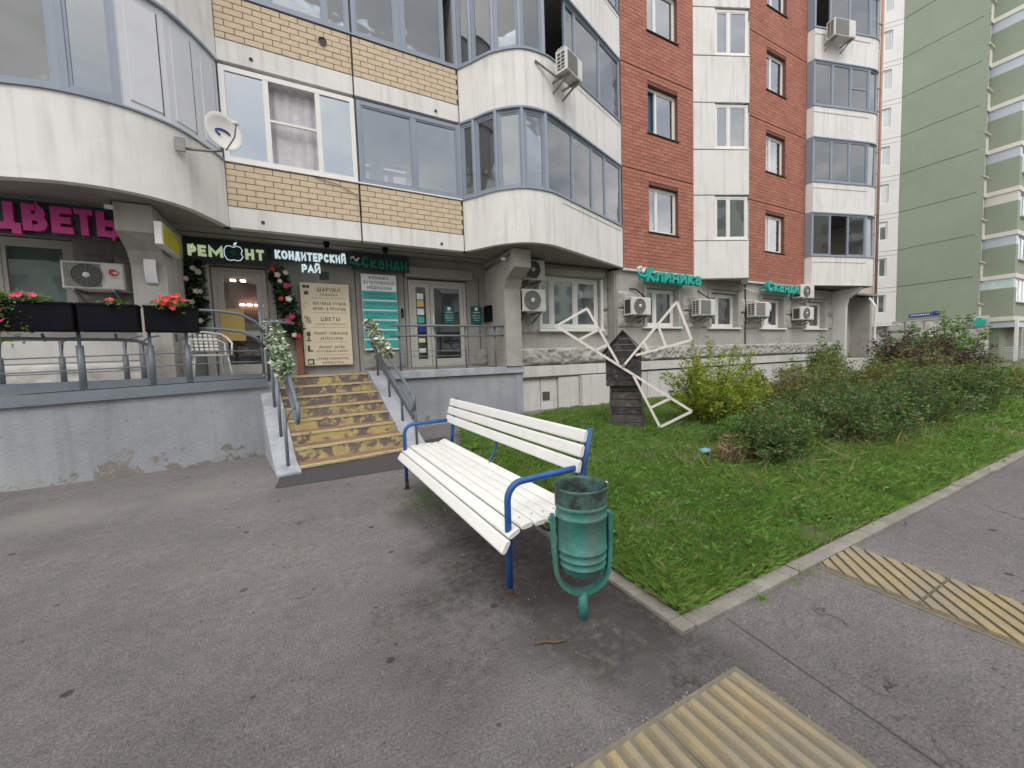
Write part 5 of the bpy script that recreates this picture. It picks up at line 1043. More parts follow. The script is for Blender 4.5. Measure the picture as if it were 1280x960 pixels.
# ---------------------------------------------------------------- air conditioners
def aircon(x, y, z, ang, label, style=0, w=.80, h=.54, d=.30, name='air_conditioner', brackets=True):
    """(x,y): front left lower corner, ang turns the unit; style 0 light round fan, 1 grey square grille, 2 dark big fan"""
    X = XF((x, y), ang, z); R = empty(name, (x, y, z), label, 'air conditioner', 'air conditioners on the facade')
    part('casing', M().box(0, w, 0, d, 0, h, X, b=.015), 'acwhite', R)
    part('side_grille', M().box(-.004, -.001, .05, d-.04, .05, h-.06, X), 'acdark', R)
    if style != 0:
        sb = M()
        for i in range(6): sb.box(-.012, -.0045, .05, d-.04, .08+.075*i, .095+.075*i, X)
        sb.box(-.0118, -.0047, d*.5-.008, d*.5+.008, .05, h-.06, X); part('side_bars', sb, 'acwhite', R, kind='stuff')
    cx, cz, r = (w*.40 if style != 1 else w*.38), h*.5, h*.42
    if style == 2: part('fan_panel', M().box(.03, w*.62, -.006, -.001, .03, h-.03, X), 'acmid', R)
    if style == 1: part('grille_panel', M().box(.05, w*.66, -.008, -.001, .04, h-.04, X), 'acmid', R)
    g = M().lathe([(0, 0), (r, 0), (r, .012), (r*.96, .018)], 28, X @ Matrix.Translation((cx, -.012, cz)) @ Matrix.Rotation(PI/2, 4, 'X'))
    if style == 1:
        sg = M()
        for q in range(9): sg.box(.05+.0*q, w*.66, -.014, -.009, .07+q*(h-.14)/8, .082+q*(h-.14)/8, X)
        part('grille_bars', sg, 'acwhite' if False else 'steel', R, kind='stuff')
    else: part('fan_opening', g, 'acmid' if style != 2 else 'acdark', R)
    rg = M()
    for q in range(7): rg.tube([X @ Vector((cx+r*(q+1)/7.2*math.cos(a), -.032, cz+r*(q+1)/7.2*math.sin(a))) for a in [i*PI/12 for i in range(24)]], .0035, 3, closed=True)
    for q in range(12): a = q*PI/6; rg.bar(X @ Vector((cx, -.03, cz)), X @ Vector((cx+r*math.cos(a), -.03, cz+r*math.sin(a))), .006, .004)
    if style != 1: part('fan_guard', rg, 'acmid' if style else 'steel', R, kind='stuff')
    if style != 1: part('fan_hub', M().lathe([(0, .012), (r*.2, .008), (r*.24, 0)], 14, X @ Matrix.Translation((cx, -.034, cz)) @ Matrix.Rotation(PI/2, 4, 'X')), 'whitepl', R, smooth=True)
    part('label_panel', M().box(w*.70, w*.97, -.004, -.001, .04, h-.04, X), 'acwhite', R)
    if brackets:
        for bx_ in (.12, w-.14): b = M(); b.bar(X @ Vector((bx_, -.02, -.02)), X @ Vector((bx_, d+.28, -.02)), .035, .035); b.bar(X @ Vector((bx_, .02, -.03)), X @ Vector((bx_, d+.27, -.28)), .03, .03); part('bracket', b, 'steel', R)
    return R, X
R, X = aircon(-3.36, 8.38, 2.78, 0, 'white air conditioner with dark fan and red emblem below the magenta letters', 2, w=.72, h=.42)
lg = M()
for a in range(4): lg.tube([X @ Vector((.60+(.035+.008*a)*math.cos(t), -.008, .27+(.02+.012*a)*math.sin(t))) for t in [a*.7+i*PI/8 for i in range(12)]], .007, 5)
part('red_emblem', lg, 'redlogo', R, kind='stuff'); part('red_lettering', text_mesh('CHIGO', .545, .66, .17, .195, -.006, .002, .01, 0, (-3.36, 8.38)), 'redlogo', R)
for v in R.children:
    if v.name.startswith('red_lettering'): v.location.z = 2.78
aircon(4.60, 8.25, 2.62, 0, 'lower white air conditioner beside the wide window, on the right pillar', 0, w=.66, h=.55)
aircon(4.72, 8.35, 3.42, 0, 'upper white air conditioner tucked under the balcony beside the right pillar', 2, w=.60, h=.50)
aircon(8.02, 8.12, 2.60, 0, 'white air conditioner left of the window beneath the Клиника letters', 0, w=.76, h=.5)
aircon(10.86, 8.08, 2.64, 0, 'white air conditioner with square grille between the first and second red-wall windows', 1, w=.78, h=.52)
aircon(13.78, 8.08, 2.66, 0, 'white air conditioner with square grille right at the dark wall joint', 1, w=.85, h=.52)
aircon(16.68, 8.08, 3.44, 0, 'upper of two air conditioners stacked beside the far Сканди letters', 0, w=.95, h=.5)
aircon(16.68, 8.08, 2.60, 0, 'lower of two air conditioners stacked beyond the far Сканди letters', 0, w=.95, h=.5)
ang = math.atan2(8.38-7.32, 7.97-5.1)
R, X = aircon(5.02, 6.82, 7.46, ang, 'air conditioner on a long bracket outside the middle curved balcony', 1, w=.62, h=.45, d=.27)
part('strut', M().tube([X @ Vector((.1, .25, -.05)), Vector((4.5, 7.22, 7.72))], .022, 8), 'steel', R)
a3 = math.atan2(7.46-8.15, 20.15-17.56)
aircon(17.75, 7.62, Z0+3*FL+.55, a3, 'air conditioner hung outside the top far balcony', 1, w=1.0, h=.62)
# hoses and cables on the wall
for pts, lb in (([(8.3, 8.5, 3.40), (8.5, 8.42, 3.38), (8.62, 8.3, 3.2), (8.66, 8.2, 3.1)], 'black hose looping above the unit under Клиника'), ([(11.3, 8.5, 3.5), (11.45, 8.4, 3.35), (11.7, 8.3, 3.2)], 'black hose above the second grille unit'), ([(13.4, 8.45, 3.75), (14.2, 8.4, 3.6), (14.8, 8.4, 3.58)], 'white cable slung to the far Сканди letters')):
    single('hose' if 'hose' in lb else 'cable', M().tube(pts, .018 if 'hose' in lb else .012, 6), 'black' if 'hose' in lb else 'pvc', lb, 'cable', smooth=True)
single('cable', M().tube([(.2, 8.37, 5.05), (.6, 8.36, 4.98), (.9, 8.36, 4.85), (.99, 8.36, 4.80), (1.0, 8.37, 4.5)], .006, 5), 'black', 'dark cable hanging over the lower yellow bricks', 'cable', smooth=True)
# satellite dish
R = empty('satellite_dish', (-1.5, 7.5, 5.0), 'pale satellite dish with a blue mark on the left curved balcony', 'satellite dish')
dc = Vector((-1.03, 7.32, 5.04)); toc = (Vector((.55, -1.0, .10))).normalized(); XD = Matrix.Translation(dc) @ toc.to_track_quat('Z', 'Y').to_matrix().to_4x4()
dm = M(); dm.lathe([(0, -.03), (.08, -.028), (.16, -.012), (.24, .015), (.30, .045), (.305, .04), (.24, .005), (.16, -.022), (0, -.04)], 32, XD @ Matrix.Diagonal((.80, .92, .9, 1))); part('dish', dm, 'whitepl', R, smooth=True)
lm = M(); lm.tube([XD @ Vector((.09*math.cos(t), .05*math.sin(t), -.012)) for t in [i*PI/8 for i in range(12)]], .014, 5); part('blue_mark', lm, 'signblue', R)
part('feed_arm', M().tube([XD @ Vector((0, -.28, .03)), XD @ Vector((.02, -.20, .30)), XD @ Vector((.02, -.05, .40))], .011, 6), 'steel', R); part('receiver', M().tube([XD @ Vector((.02, -.05, .42)), XD @ Vector((.02, .0, .33))], .03, 10), 'whitepl', R, smooth=True)
part('mast', M().tube([XD @ Vector((0, -.05, -.05)), XD @ Vector((0, -.22, -.14)), (-1.20, 7.42, 4.78), (-1.45, 7.52, 4.80), (-1.58, 7.58, 4.82)], .02, 8), 'steel', R, smooth=True); part('wall_plate', M().box(-1.66, -1.54, 7.50, 7.53, 4.74, 4.94), 'steel', R)

# ---------------------------------------------------------------- bench
BA = math.radians(2.87); BX = Matrix.Translation((.98, 2.04, 0)) @ Matrix.Rotation(BA, 4, 'Z') @ Matrix.Rotation(math.radians(.9), 4, 'X')
bench = empty('bench', (.98, 2.04, 0), 'white slatted park bench on blue tube frames', 'bench')
BL = 2.40
def slat(prof_c, w, t, tilt, y0, y1, label=None):
    """board along y, centre (x,z), width w, thickness t, rounded edges"""
    n = []; hw, ht, r = w/2, t/2, min(t*.42, .014)
    for (sx, sz) in ((1, 1), (-1, 1), (-1, -1), (1, -1)):
        a0 = math.atan2(sz, sx)-PI/4
        for k in range(4): a = a0+k*PI/6; n.append((sx*(hw-r)+r*math.cos(a), sz*(ht-r)+r*math.sin(a)))
    c, s = math.cos(tilt), math.sin(tilt); P = [(prof_c[0]+x*c-z*s, prof_c[1]+x*s+z*c) for x, z in n]; k = len(P); mb = M()
    ys = [y0, y0+.006, y1-.006, y1]; sc = [.86, 1, 1, .86]; V = []
    for y, q in zip(ys, sc): V += [BX @ Vector((prof_c[0]+(x-prof_c[0])*q, y, prof_c[1]+(z-prof_c[1])*q)) for x, z in P]
    mb.add(V, [tuple(range(k)), tuple(range(3*k, 4*k))[::-1]]+[(i*k+j, (i+1)*k+j, (i+1)*k+(j+1) % k, i*k+(j+1) % k) for i in range(3) for j in range(k)])
    part('slat', mb, 'benchwhite', bench)
for i, (x, z, w, tl) in enumerate(((-.048, .345, .088, math.radians(58)), (.018, .408, .088, math.radians(24)), (.110, .436, .086, math.radians(4)), (.200, .438, .082, 0), (.288, .436, .082, math.radians(-2)), (.376, .434, .082, math.radians(1)), (.462, .452, .086, math.radians(22)))):
    slat((x, z), w, .034, tl, -.05+random.uniform(-.006, .006), BL+.05)
for x, z, tl in ((.535, .725, math.radians(76)), (.562, .825, math.radians(76)), (.590, .922, math.radians(76))): slat((x, z), .086, .034, tl, -.03, BL+.04)
for y in (0.0, BL-.0):
    zb = -.04 if y else 0.
    f = [(0, y, zb), (0, y, .58)]+[(.10-.10*math.cos(a), y, .60+.105*math.sin(a)) for a in [PI/2*i/6 for i in range(7)]]+[(.3, y, .708), (.57, y, .712)]
    part('arm_frame', M().tube([BX @ Vector(p) for p in f], .021, 12), 'blue', bench, smooth=True)
    part('rear_leg', M().tube([BX @ Vector(p) for p in ((.565, y, zb), (.57, y, .50), (.60, y, .72), (.655, y, .965))], .021, 12), 'blue', bench, smooth=True)
    part('foot', M().lathe([(0, .012), (.035, .012), (.04, 0)], 12, BX @ Matrix.Translation((0, y, zb+.0))), 'rust', bench); part('rusty_sleeve', M().tube([BX @ Vector((0, y, .0)), BX @ Vector((0, y, .055))], .0225, 12), 'rust', bench)
    part('seat_support', M().tube([BX @ Vector(p) for p in ((-.07, y+(.05 if y == 0 else -.05), .31), (.0, y+(.05 if y == 0 else -.05), .385), (.1, y+(.05 if y == 0 else -.05), .408), (.5, y+(.05 if y == 0 else -.05), .418), (.56, y+(.05 if y == 0 else -.05), .55), (.60, y+(.05 if y == 0 else -.05), .90))], .011, 8), 'blue', bench, smooth=True)
for y in (.05, BL-.05):
    for x, z in ((.110, .455), (.200, .457), (.288, .455), (.376, .453)): part('bolt', M().lathe([(0, .004), (.006, .003), (.007, 0)], 8, BX @ Matrix.Translation((x, y, z-.001))), 'steel', bench)
part('cross_strap', M().tube([BX @ Vector(p) for p in ((-.05, 1.2, .325), (.02, 1.2, .385), (.45, 1.2, .416), (.55, 1.2, .62), (.60, 1.2, .93))], .010, 8), 'blue', bench, smooth=True)

# ---------------------------------------------------------------- litter bin
bn = empty('litter_bin', (1.22, 1.64, 0), 'dark green metal litter bin hung in a forked post beside the bench', 'litter bin')
GA = math.radians(-22); XG = XF((1.245, 1.66), GA)
prof = [(0, .285), (.105, .287), (.114, .295), (.120, .325), (.129, .331), (.129, .337), (.123, .343), (.124, .365), (.133, .371), (.133, .378), (.128, .384), (.129, .410), (.137, .416), (.137, .424), (.133, .430), (.134, .59), (.141, .597), (.141, .608), (.136, .614), (.136, .645), (.142, .651), (.142, .662), (.138, .67)]
part('barrel', M().lathe(prof, 44, XG), 'green', bn, smooth=True)
part('collar', M().lathe([(.140, .67), (.141, .69), (.140, .735), (.143, .742), (.148, .752), (.148, .76), (.143, .763), (.138, .756), (.134, .74), (.133, .60), (.130, .45)], 44, XG), 'green_worn', bn, smooth=True)
part('liner', M().lathe([(.130, .66), (.108, .655), (.104, .60), (.10, .46), (0, .45)], 32, XG), 'green', bn, smooth=True)
fk = M(); path = [(-.158, .60), (-.158, .45), (-.150, .32)]+[(.148*math.cos(a), .30+.148*math.sin(a)) for a in [PI+PI*i/12 for i in range(13)]][1:-1]+[(.150, .32), (.158, .45), (.158, .60)]
V = []
for i, (x, z) in enumerate(path):
    a = path[max(0, i-1)]; b = path[min(len(path)-1, i+1)]; tx, tz = b[0]-a[0], b[1]-a[1]; l = math.hypot(tx, tz); nx, nz = -tz/l*.011, tx/l*.011
    for (q, yy) in ((1, -.024), (1, .024), (-1, .024), (-1, -.024)): V.append((x+nx*q, yy, z+nz*q))
n = len(path); fk.add(V, [(0, 1, 2, 3), (4*n-1, 4*n-2, 4*n-3, 4*n-4)]+[(4*i+k, 4*i+4+k, 4*i+4+(k+1) % 4, 4*i+(k+1) % 4) for i in range(n-1) for k in range(4)], XG); part('fork', fk, 'green', bn)
part('post', M().tube([XG @ Vector((0, 0, -.02)), XG @ Vector((0, 0, .16))], .026, 14), 'green', bn, smooth=True)
for s in (-1, 1): part('pivot', M().tube([XG @ Vector((s*.135, 0, .58)), XG @ Vector((s*.182, 0, .58))], .012, 8), 'green', bn, smooth=True)
part('torn_liner_edge', M().add([(0.14, .02, .758), (.155, .01, .765), (.15, -.02, .73), (.142, -.03, .745)], [(0, 1, 2, 3)], XG), 'whitepl', bn)

# ---------------------------------------------------------------- decorative windmill
MA = math.radians(-46); XM = XF((5.14, 5.36), MA, .0)
mill = empty('windmill', (5.14, 5.36, .1), 'blackened wooden garden windmill with three pale pink sails on the lawn', 'windmill')
zb, zt = .06, .93
def lerp(a, b, t): return a+(b-a)*t
for i in range(6):       # front planks of the tower
    t0, t1 = i/6, (i+1)/6-.012; z0, z1 = lerp(zb, zt, t0), lerp(zb, zt, t1); a0, a1_, b0, b1 = lerp(-.31, -.27, t0), lerp(-.31, -.27, t1), lerp(.30, .21, t0), lerp(.30, .21, t1); e = random.uniform(-.008, .004)
    yq0, yq1 = lerp(-.02, .02, t0), lerp(-.02, .02, t1)
    mb = M(); mb.add([(a0, yq0+e, z0), (b0, yq0+e, z0), (b1, yq1+e, z1), (a1_, yq1+e, z1), (a0, yq0+.022, z0), (b0, yq0+.022, z0), (b1, yq1+.022, z1), (a1_, yq1+.022, z1)], [(0, 1, 2, 3), (4, 7, 6, 5), (0, 4, 5, 1), (1, 5, 6, 2), (2, 6, 7, 3), (3, 7, 4, 0)], XM); part('plank', mb, 'char2' if i != 2 else 'char', mill)
    mb = M(); mb.add([(b0+.0, yq0+.03, z0), (b0+.0, .34, z0), (b1, .3, z1), (b1, yq1+.03, z1), (b0-.02, yq0+.03, z0), (b0-.02, .34, z0), (b1-.02, .3, z1), (b1-.02, yq1+.03, z1)], [(0, 1, 2, 3), (4, 7, 6, 5), (0, 4, 5, 1), (1, 5, 6, 2), (2, 6, 7, 3), (3, 7, 4, 0)], XM); part('plank', mb, 'char', mill)
    mb = M(); mb.add([(a0, yq0+.03, z0), (a0, .34, z0), (a1_, .3, z1), (a1_, yq1+.03, z1), (a0+.02, yq0+.03, z0), (a0+.02, .34, z0), (a1_+.02, .3, z1), (a1_+.02, yq1+.03, z1)], [(0, 3, 2, 1), (4, 5, 6, 7), (0, 1, 5, 4), (1, 2, 6, 5), (2, 3, 7, 6), (3, 0, 4, 7)], XM); part('plank', mb, 'char', mill)
for sx, tx in ((-.33, -.28), (.33, .225)):
    for y in (-.03, .34): part('corner_post', M().bar(XM @ Vector((sx, y, .0)), XM @ Vector((tx, y*.9, .92)), .035, .035), 'char2', mill)
part('back_board', M().box(-.3, .25, .28, .30, .1, .9, XM), 'char', mill)
hw = .305; cxm = -.05; yh = -.10
for i in range(9):       # planks of the head, the upper ones cut by the gable
    z0 = .90+i*.108; z1 = z0+.103; roof = lambda z: hw if z < 1.53 else max(.004, hw*(1.90-z)/(.37)); e = random.uniform(-.005, .005)
    w0, w1 = roof(z0), roof(min(z1, 1.895)); z1 = min(z1, 1.895)
    if z0 > 1.88: break
    mb = M(); q = [(cxm-w0, z0), (cxm+w0, z0)]
    if z0 < 1.53 < z1: q += [(cxm+hw, 1.53), (cxm+w1, z1), (cxm-w1, z1), (cxm-hw, 1.53)]
    else: q += [(cxm+w1, z1), (cxm-w1, z1)]
    k = len(q); mb.add([(x, yh+e, z) for x, z in q]+[(x, yh+.022, z) for x, z in q], [tuple(range(k)), tuple(range(k, 2*k))[::-1]]+[(j, k+j, k+(j+1) % k, (j+1) % k) for j in range(k)], XM); part('plank', mb, 'char', mill)
    if z1 < 1.55:
        for s in (-1, 1): part('plank', M().box(cxm+s*hw-.011, cxm+s*hw+.011, yh+.024, .34, z0, z1, XM), 'char', mill)
part('head_back', M().box(cxm-hw+.02, cxm+hw-.02, .32, .34, .9, 1.53, XM), 'char', mill); part('head_floor', M().box(cxm-hw, cxm+hw, yh+.025, .34, .885, .9, XM), 'char', mill)
for s in (-1, 1):
    a = Vector((cxm, .2, 1.93)); b = Vector((cxm+s*.385, .2, 1.50)); part('roof_board', M().bar(XM @ a, XM @ b, .70, .022, up=(0, 0, 1)) if False else M().add([(cxm, yh-.05, 1.925), (cxm+s*.385, yh-.05, 1.505), (cxm+s*.385, .38, 1.505), (cxm, .38, 1.925), (cxm, yh-.05, 1.90), (cxm+s*.385, yh-.05, 1.48), (cxm+s*.385, .38, 1.48), (cxm, .38, 1.90)], [(0, 1, 2, 3), (4, 7, 6, 5), (0, 4, 5, 1), (1, 5, 6, 2), (2, 6, 7, 3), (3, 7, 4, 0)], XM), 'char', mill)
part('door_scratch', M().tube([XM @ Vector((-.22+.03*i, yh-.008, 1.02+.02*math.sin(i*1.7))) for i in range(9)], .006, 4), 'char2', mill)
def sail(pts_list, nm='sail'):
    mb = None
    hub = Vector((-.04, yh-.06, 1.27))
    o = None
    for (a, b) in pts_list:
        mb = M().bar(XM @ Vector((a[0], yh-.045, a[1])), XM @ Vector((b[0], yh-.045, b[1])), .042, .022, up=XM.to_3x3() @ Vector((0, 1, 0)))
        if o is None: o = part(nm, mb, 'pinkwood', mill)
        else: part('sail_batten', mb, 'pinkwood', o)
sail([((-1.27, 2.06), (1.09, .44))])
sail([((-1.27, 2.06), (-.68, 2.35)), ((-.68, 2.35), (-.13, 1.31)), ((-.86, 1.77), (-.46, 1.95)), ((-.55, 1.56), (-.32, 1.67))])
sail([((-.04, 1.27), (.86, 2.35)), ((.86, 2.35), (1.09, 1.68)), ((1.09, 1.68), (.17, 1.45)), ((.55, 1.97), (.68, 1.59)), ((.31, 1.68), (.40, 1.51))])
sail([((1.09, .44), (.57, .15)), ((.57, .15), (.12, 1.10)), ((.75, .67), (.40, .49))])
part('hub', M().tube([XM @ Vector((-.04, yh+.02, 1.27)), XM @ Vector((-.04, yh-.08, 1.27))], .03, 10), 'steel', mill)

# ---------------------------------------------------------------- green building on the right and the block across the yard
gb = empty('apartment_building', (43, 10, 0), 'tall pale green tiled block with white balconies at the right edge of the photo', 'building')
GX = 40.7; GZ = 6.05
def G2(n, mb, m, **k): return part(n, mb, m, gb, **k)
for k in range(12):
    z0 = GZ-FL+.18 if k == 0 else GZ+FL*(k-1); z1 = GZ+FL*k
    G2('tiled_panel', M().box(GX, GX+.3, 8.95, 13.1, z0+.02, z1-.02), 'gwall')
G2('panel_core', M().box(GX+.03, GX+.3, 8.97, 13.08, 3.0, GZ+11*FL), 'seam')
for i in range(5):
    for j in range(4): G2('rough_block', rough_grid(0, 1.02, 0, .80, 0, .12, 1.5, i*7+j, .12, X=Matrix.Translation((GX-.05, 13.6-1.05*i, .02+.83*j)) @ Matrix.Rotation(-PI/2, 4, 'Z')), 'rough', smooth=True)
G2('base_wall', M().box(GX, GX+.3, 8.9, 13.6, 0, 3.35), 'rough'); G2('base_ledge', M().box(GX-.12, GX+.2, 8.9, 13.3, 3.28, 3.40), 'concrete')
wa = math.atan2(.788, -.616); XWg = XF((GX, 13.1), wa)      # white chamfer going back
Xw = Matrix.Translation((GX, 13.12, 0)) @ Matrix.Rotation(wa-PI, 4, 'Z')
for k in range(12):
    z0 = GZ-FL+.05 if k == 0 else GZ+FL*(k-1)+.03
    z1 = GZ+FL*k-.0
    mb = M(); wall_holes(mb, -4, 0, z0, z1, 0, .2, [(-1.36, -.62, z1-1.95, z1-.52)]); me = M(); me.add(mb.v, mb.f, Xw); G2('white_panel', me, 'gwhite')
    G2('panel_joint', M().box(-4, 0, .006, .02, z1, z1+.03, Xw), 'seam'); G2('panel_groove', M().box(-4, -.01, -.004, -.001, z1-.34, z1-.32, Xw), 'seam')
    p = Xw @ Vector((-1.35, .1, 0)); q = Xw @ Vector((-.63, .1, 0)); window((p.x, p.y), (q.x, q.y), z1-1.94, z1-.53, [.4], fw=.07, sash=.0, back='dark' if k in (1, 2) else 'curtain', parent=gb)
G2('white_base', M().box(-4, -.02, .02, .3, GZ-FL-.14, GZ-FL+.05, Xw), 'gwhite'); G2('base_wall', M().box(-6, -.3, .5, .8, 0, GZ-FL-.1, Xw), 'rough')
# right side: recess strip with narrow windows, then the projecting balcony
for k in range(12):
    z = GZ+FL*(k-1)
    G2('strip_wall', M().box(GX+.02, 41.7, 8.98, 9.2, z-.3 if k else z, z+.95), 'gcream'); window((40.78, 9.05), (41.55, 9.05), z+.97, z+2.42, [], fw=.09, sash=0, back='dark', parent=gb)
    G2('window_sill', M().box(40.70, 41.62, 8.86, 9.0, z+.90, z+.96), 'gcream')
    G2('balcony_band', M().strip([(41.66, 9.2), (41.66, 7.56), (47, 7.56)], z-.30, z-.02, .14), 'gcream')
    G2('balcony_panel', M().strip([(41.72, 9.2), (41.72, 7.62), (42.3, 7.62)], z-.02, z+1.9, .12), 'gwall')
    up = M().strip([(41.73, 9.2), (41.73, 7.63), (42.3, 7.63)], z+1.9, z+FL-.30, .1); G2('glazed_strip', up, {0: 'tealboard', 1: 'alulight', 2: 'gcream', 3: 'alulight'}.get(k, 'alulight') if k else 'poster')
    G2('balcony_wall', M().box(42.3, 47, 7.64, 7.8, z-.02, z+.95), 'gwall'); window((42.3, 7.68), (46.9, 7.68), z+.95, z+2.55, [.2, .4, .6, .8], fw=.08, sash=.03, back='curtain', parent=gb, fm='pvc' if k == 0 else 'alulight')
    G2('window_sill', M().box(42.3, 47, 7.5, 7.66, z+.90, z+.97), 'gcream')
G2('balcony_floor', M().box(41.66, 47, 7.56, 9.3, GZ-FL-.42, GZ-FL-.3), 'soffit'); G2('entrance_beam', M().strip([(41.68, 9.2), (41.68, 7.58), (47, 7.58)], GZ-FL-.75, GZ-FL-.3, .1), 'alulight')
G2('entrance_back', M().box(44.0, 44.2, 7.6, 12, 0, 3.1), 'concrete'); G2('entrance_side', M().box(41, 44, 9.2, 9.3, 0, 3.1), 'dconcrete'); G2('entrance_door', M().box(41.6, 42.3, 9.15, 9.19, 0, 2.3), 'doorframe'); G2('entrance_pillar', M().box(41.9, 42.05, 7.4, 7.55, 0, 3.0), 'pvc')
G2('building_body', M().box(42.0, 60, 8.2, 30, 0, 37), 'gwall')
for i in range(6): G2('entrance_rail', M().tube([(40.2, 7.6+.3*0, .4+.14*i), (40.2, 6.2, .4+.14*i), (42, 6.0, .4+.14*i)], .02, 5), 'alulight')
# sign, street plate and unit on the green wall
single('pharmacy_cross', M().box(GX-.5, GX-.42, 8.45, 9.05, 2.78, 3.02).box(GX-.5, GX-.42, 8.63, 8.87, 2.62, 2.7799).box(GX-.5, GX-.42, 8.63, 8.87, 3.0201, 3.18), 'teal', 'small green cross sign at the corner of the green building', 'sign')
R = empty('street_plate', (GX-.04, 11.8, 3.6), 'dark blue street name plate on the green building', 'sign'); part('plate', M().box(GX-.05, GX-.01, 11.15, 12.35, 3.62, 3.86), 'signblue', R); part('number_plate', M().box(GX-.05, GX-.01, 10.75, 11.08, 3.60, 3.92), 'signblue', R)
rl = M()
for i in range(11): rl.box(GX-.055, GX-.051, 12.25-.095*i-.06, 12.25-.095*i, 3.70, 3.78)
part('lettering', rl, 'whiteprint', R, kind='stuff')
aircon(GX-.42, 11.6, 2.05, -PI/2, 'distant white air conditioner on the stone base of the green building', 0, w=.75, h=.5)
ob = empty('apartment_building', (15, -34, 0), 'long pale block across the yard, seen only as reflections in the panes', 'building')
mb = M(); mb.box(-45, 80, -48, -36, 0, 24); part('wall', mb, 'farb', ob); wm = M(); bmn = M()
for i in range(41):
    for k in range(8):
        x = -43+3*i; z = 1.2+2.83*k; wm.box(x, x+1.4, -36.0, -35.97, z, z+1.5)
        if i % 4 == 0: bmn.box(x-.4, x+2.6, -36, -35, z-1.1, z-.1)
part('window', wm, 'acmid', ob, kind='stuff'); part('balcony', bmn, 'gwhite', ob, kind='stuff')

# ---------------------------------------------------------------- plants
def bush(cx, cy, r, h, k, size, mt, label, cat='bush', stems=46, spread=.09, tall=0., z0=None, name='bush', ry=None, smt='stem', group=None, lean=1.0, asp=.5):
    z0 = lawn_z(cx, cy) if z0 is None else z0; ry = ry or r
    R = empty(name, (cx, cy, z0), label, cat, group); sm = M(); C = []; per = k//stems
    for i in range(stems):
        a = random.uniform(0, 2*PI); q = math.sqrt(random.random())*lean; top = Vector((cx+math.cos(a)*r*q, cy+math.sin(a)*ry*q, z0+h*(1-.5*q*q)*(random.uniform(.5, 1.0) if random.random() < .8 else random.uniform(1.05, 1.32))))
        b = Vector((cx+math.cos(a)*r*.22*q, cy+math.sin(a)*ry*.22*q, z0-.02)); mid = (b+top)/2+Vector((-math.cos(a), -math.sin(a), .8))*r*.08+Vector((random.gauss(0, .03), random.gauss(0, .03), 0))
        pts = [tuple(b*(1-t)**2+mid*2*t*(1-t)+top*t*t) for t in (0, .25, .5, .75, 1)]
        sm.tube(pts, .006, 4, rr=[.009, .007, .005, .004, .002])
        t = RNG.beta(2.2, 1.2, per)[:, None]; p = np.array(b)*(1-t)**2+np.array(mid)*2*t*(1-t)+np.array(top)*t*t
        C.append(p+RNG.normal(size=(per, 3))*spread*(1.15-.75*t)*np.array([1, 1, .7]))
    C = np.concatenate(C); C[:, 2] = np.maximum(C[:, 2], z0+.02)
    part('branches', sm, smt, R, kind='stuff'); part('foliage', np_mesh('foliage', leaves(C, size, flat=.6 if asp > .2 else 2., droop=.1, asp=asp), 4), mt, R, kind='stuff'); return R
bush(6.75, 4.72, .98, 1.45, 19000, .046, 'bushy', 'yellow-green leafy bush right of the windmill', stems=90, spread=.075)
bush(5.02, 2.78, .72, .68, 7500, .040, 'bushd', 'low dark green shrub nearest the sidewalk kerb', stems=60, spread=.085, ry=.5)
bush(4.62, 3.0, .20, .34, 650, .13, 'dry', 'small dry brownish tuft beside the blue bag', stems=60, spread=.06, smt='dry', asp=.07)
bush(5.8, 3.35, .75, .45, 4200, .05, 'weedleaf', 'low bright weedy shrub behind the nearest dark shrub', stems=50, spread=.09, cat='weeds')
bush(7.15, 2.7, .75, .80, 4500, .046, 'bushd', 'loose dark green shrub left of the widest one', stems=60, spread=.12)
bush(7.9, 3.25, .95, 1.02, 7500, .044, 'bushd', 'widest dark green shrub in the middle of the bed', stems=52, spread=.13)
bush(9.5, 2.85, .95, .98, 6500, .048, 'bushd', 'dense dark green shrub next to the sidewalk, right of the widest one', stems=70, spread=.13)
bush(11.9, 3.0, 1.2, 1.10, 10000, .052, 'bushd', 'dark shrub at the right edge of the photo by the sidewalk', stems=80, spread=.14)
bush(7.9, 4.75, .65, .70, 3200, .052, 'busho', 'rusty olive shrub between the yellow-green bush and the dark shrubs', stems=50, spread=.13)
bush(9.1, 4.9, 1.1, 1.02, 6000, .052, 'busho', 'olive and brownish shrub behind the middle dark shrubs', stems=40, spread=.15)
bush(11.2, 5.0, 1.3, 1.18, 9000, .055, 'busho', 'olive shrub with rusty leaf tips left of the pale stones', stems=60, spread=.16)
bush(14.6, 4.6, 1.6, 1.15, 9000, .065, 'busho', 'far olive shrub at the right edge of the photo', stems=70, spread=.18)
bush(6.6, 3.7, .8, .42, 4000, .055, 'weedleaf', 'low leafy weeds spreading right of the yellow-green bush', stems=60, spread=.09, cat='weeds')
bush(17.0, 7.3, .75, 1.55, 5000, .09, 'bushg', 'bright green bush against the far end of the plinth', stems=60, spread=.14)
bush(18.6, 6.2, .9, .75, 4000, .08, 'bushg', 'low green plants in front of the far entrance', stems=60, spread=.14)
bush(20.2, 6.4, 1.2, 1.75, 7500, .085, 'bushr', 'burgundy-leaved bush before the far stone base', stems=80, spread=.14)
bush(23.2, 6.0, 1.6, 1.6, 7500, .09, 'bushr', 'second burgundy bush mixed with green on the right', stems=80, spread=.16)
bush(25.5, 7.2, 2.1, 2.05, 9000, .11, 'bushg', 'large bright green bush below the street plate', stems=90, spread=.2)
bush(30.5, 7.8, 1.6, 2.9, 2600, .14, 'bushg', 'thin sapling by the corner of the green building', stems=18, spread=.24, name='sapling', cat='sapling')
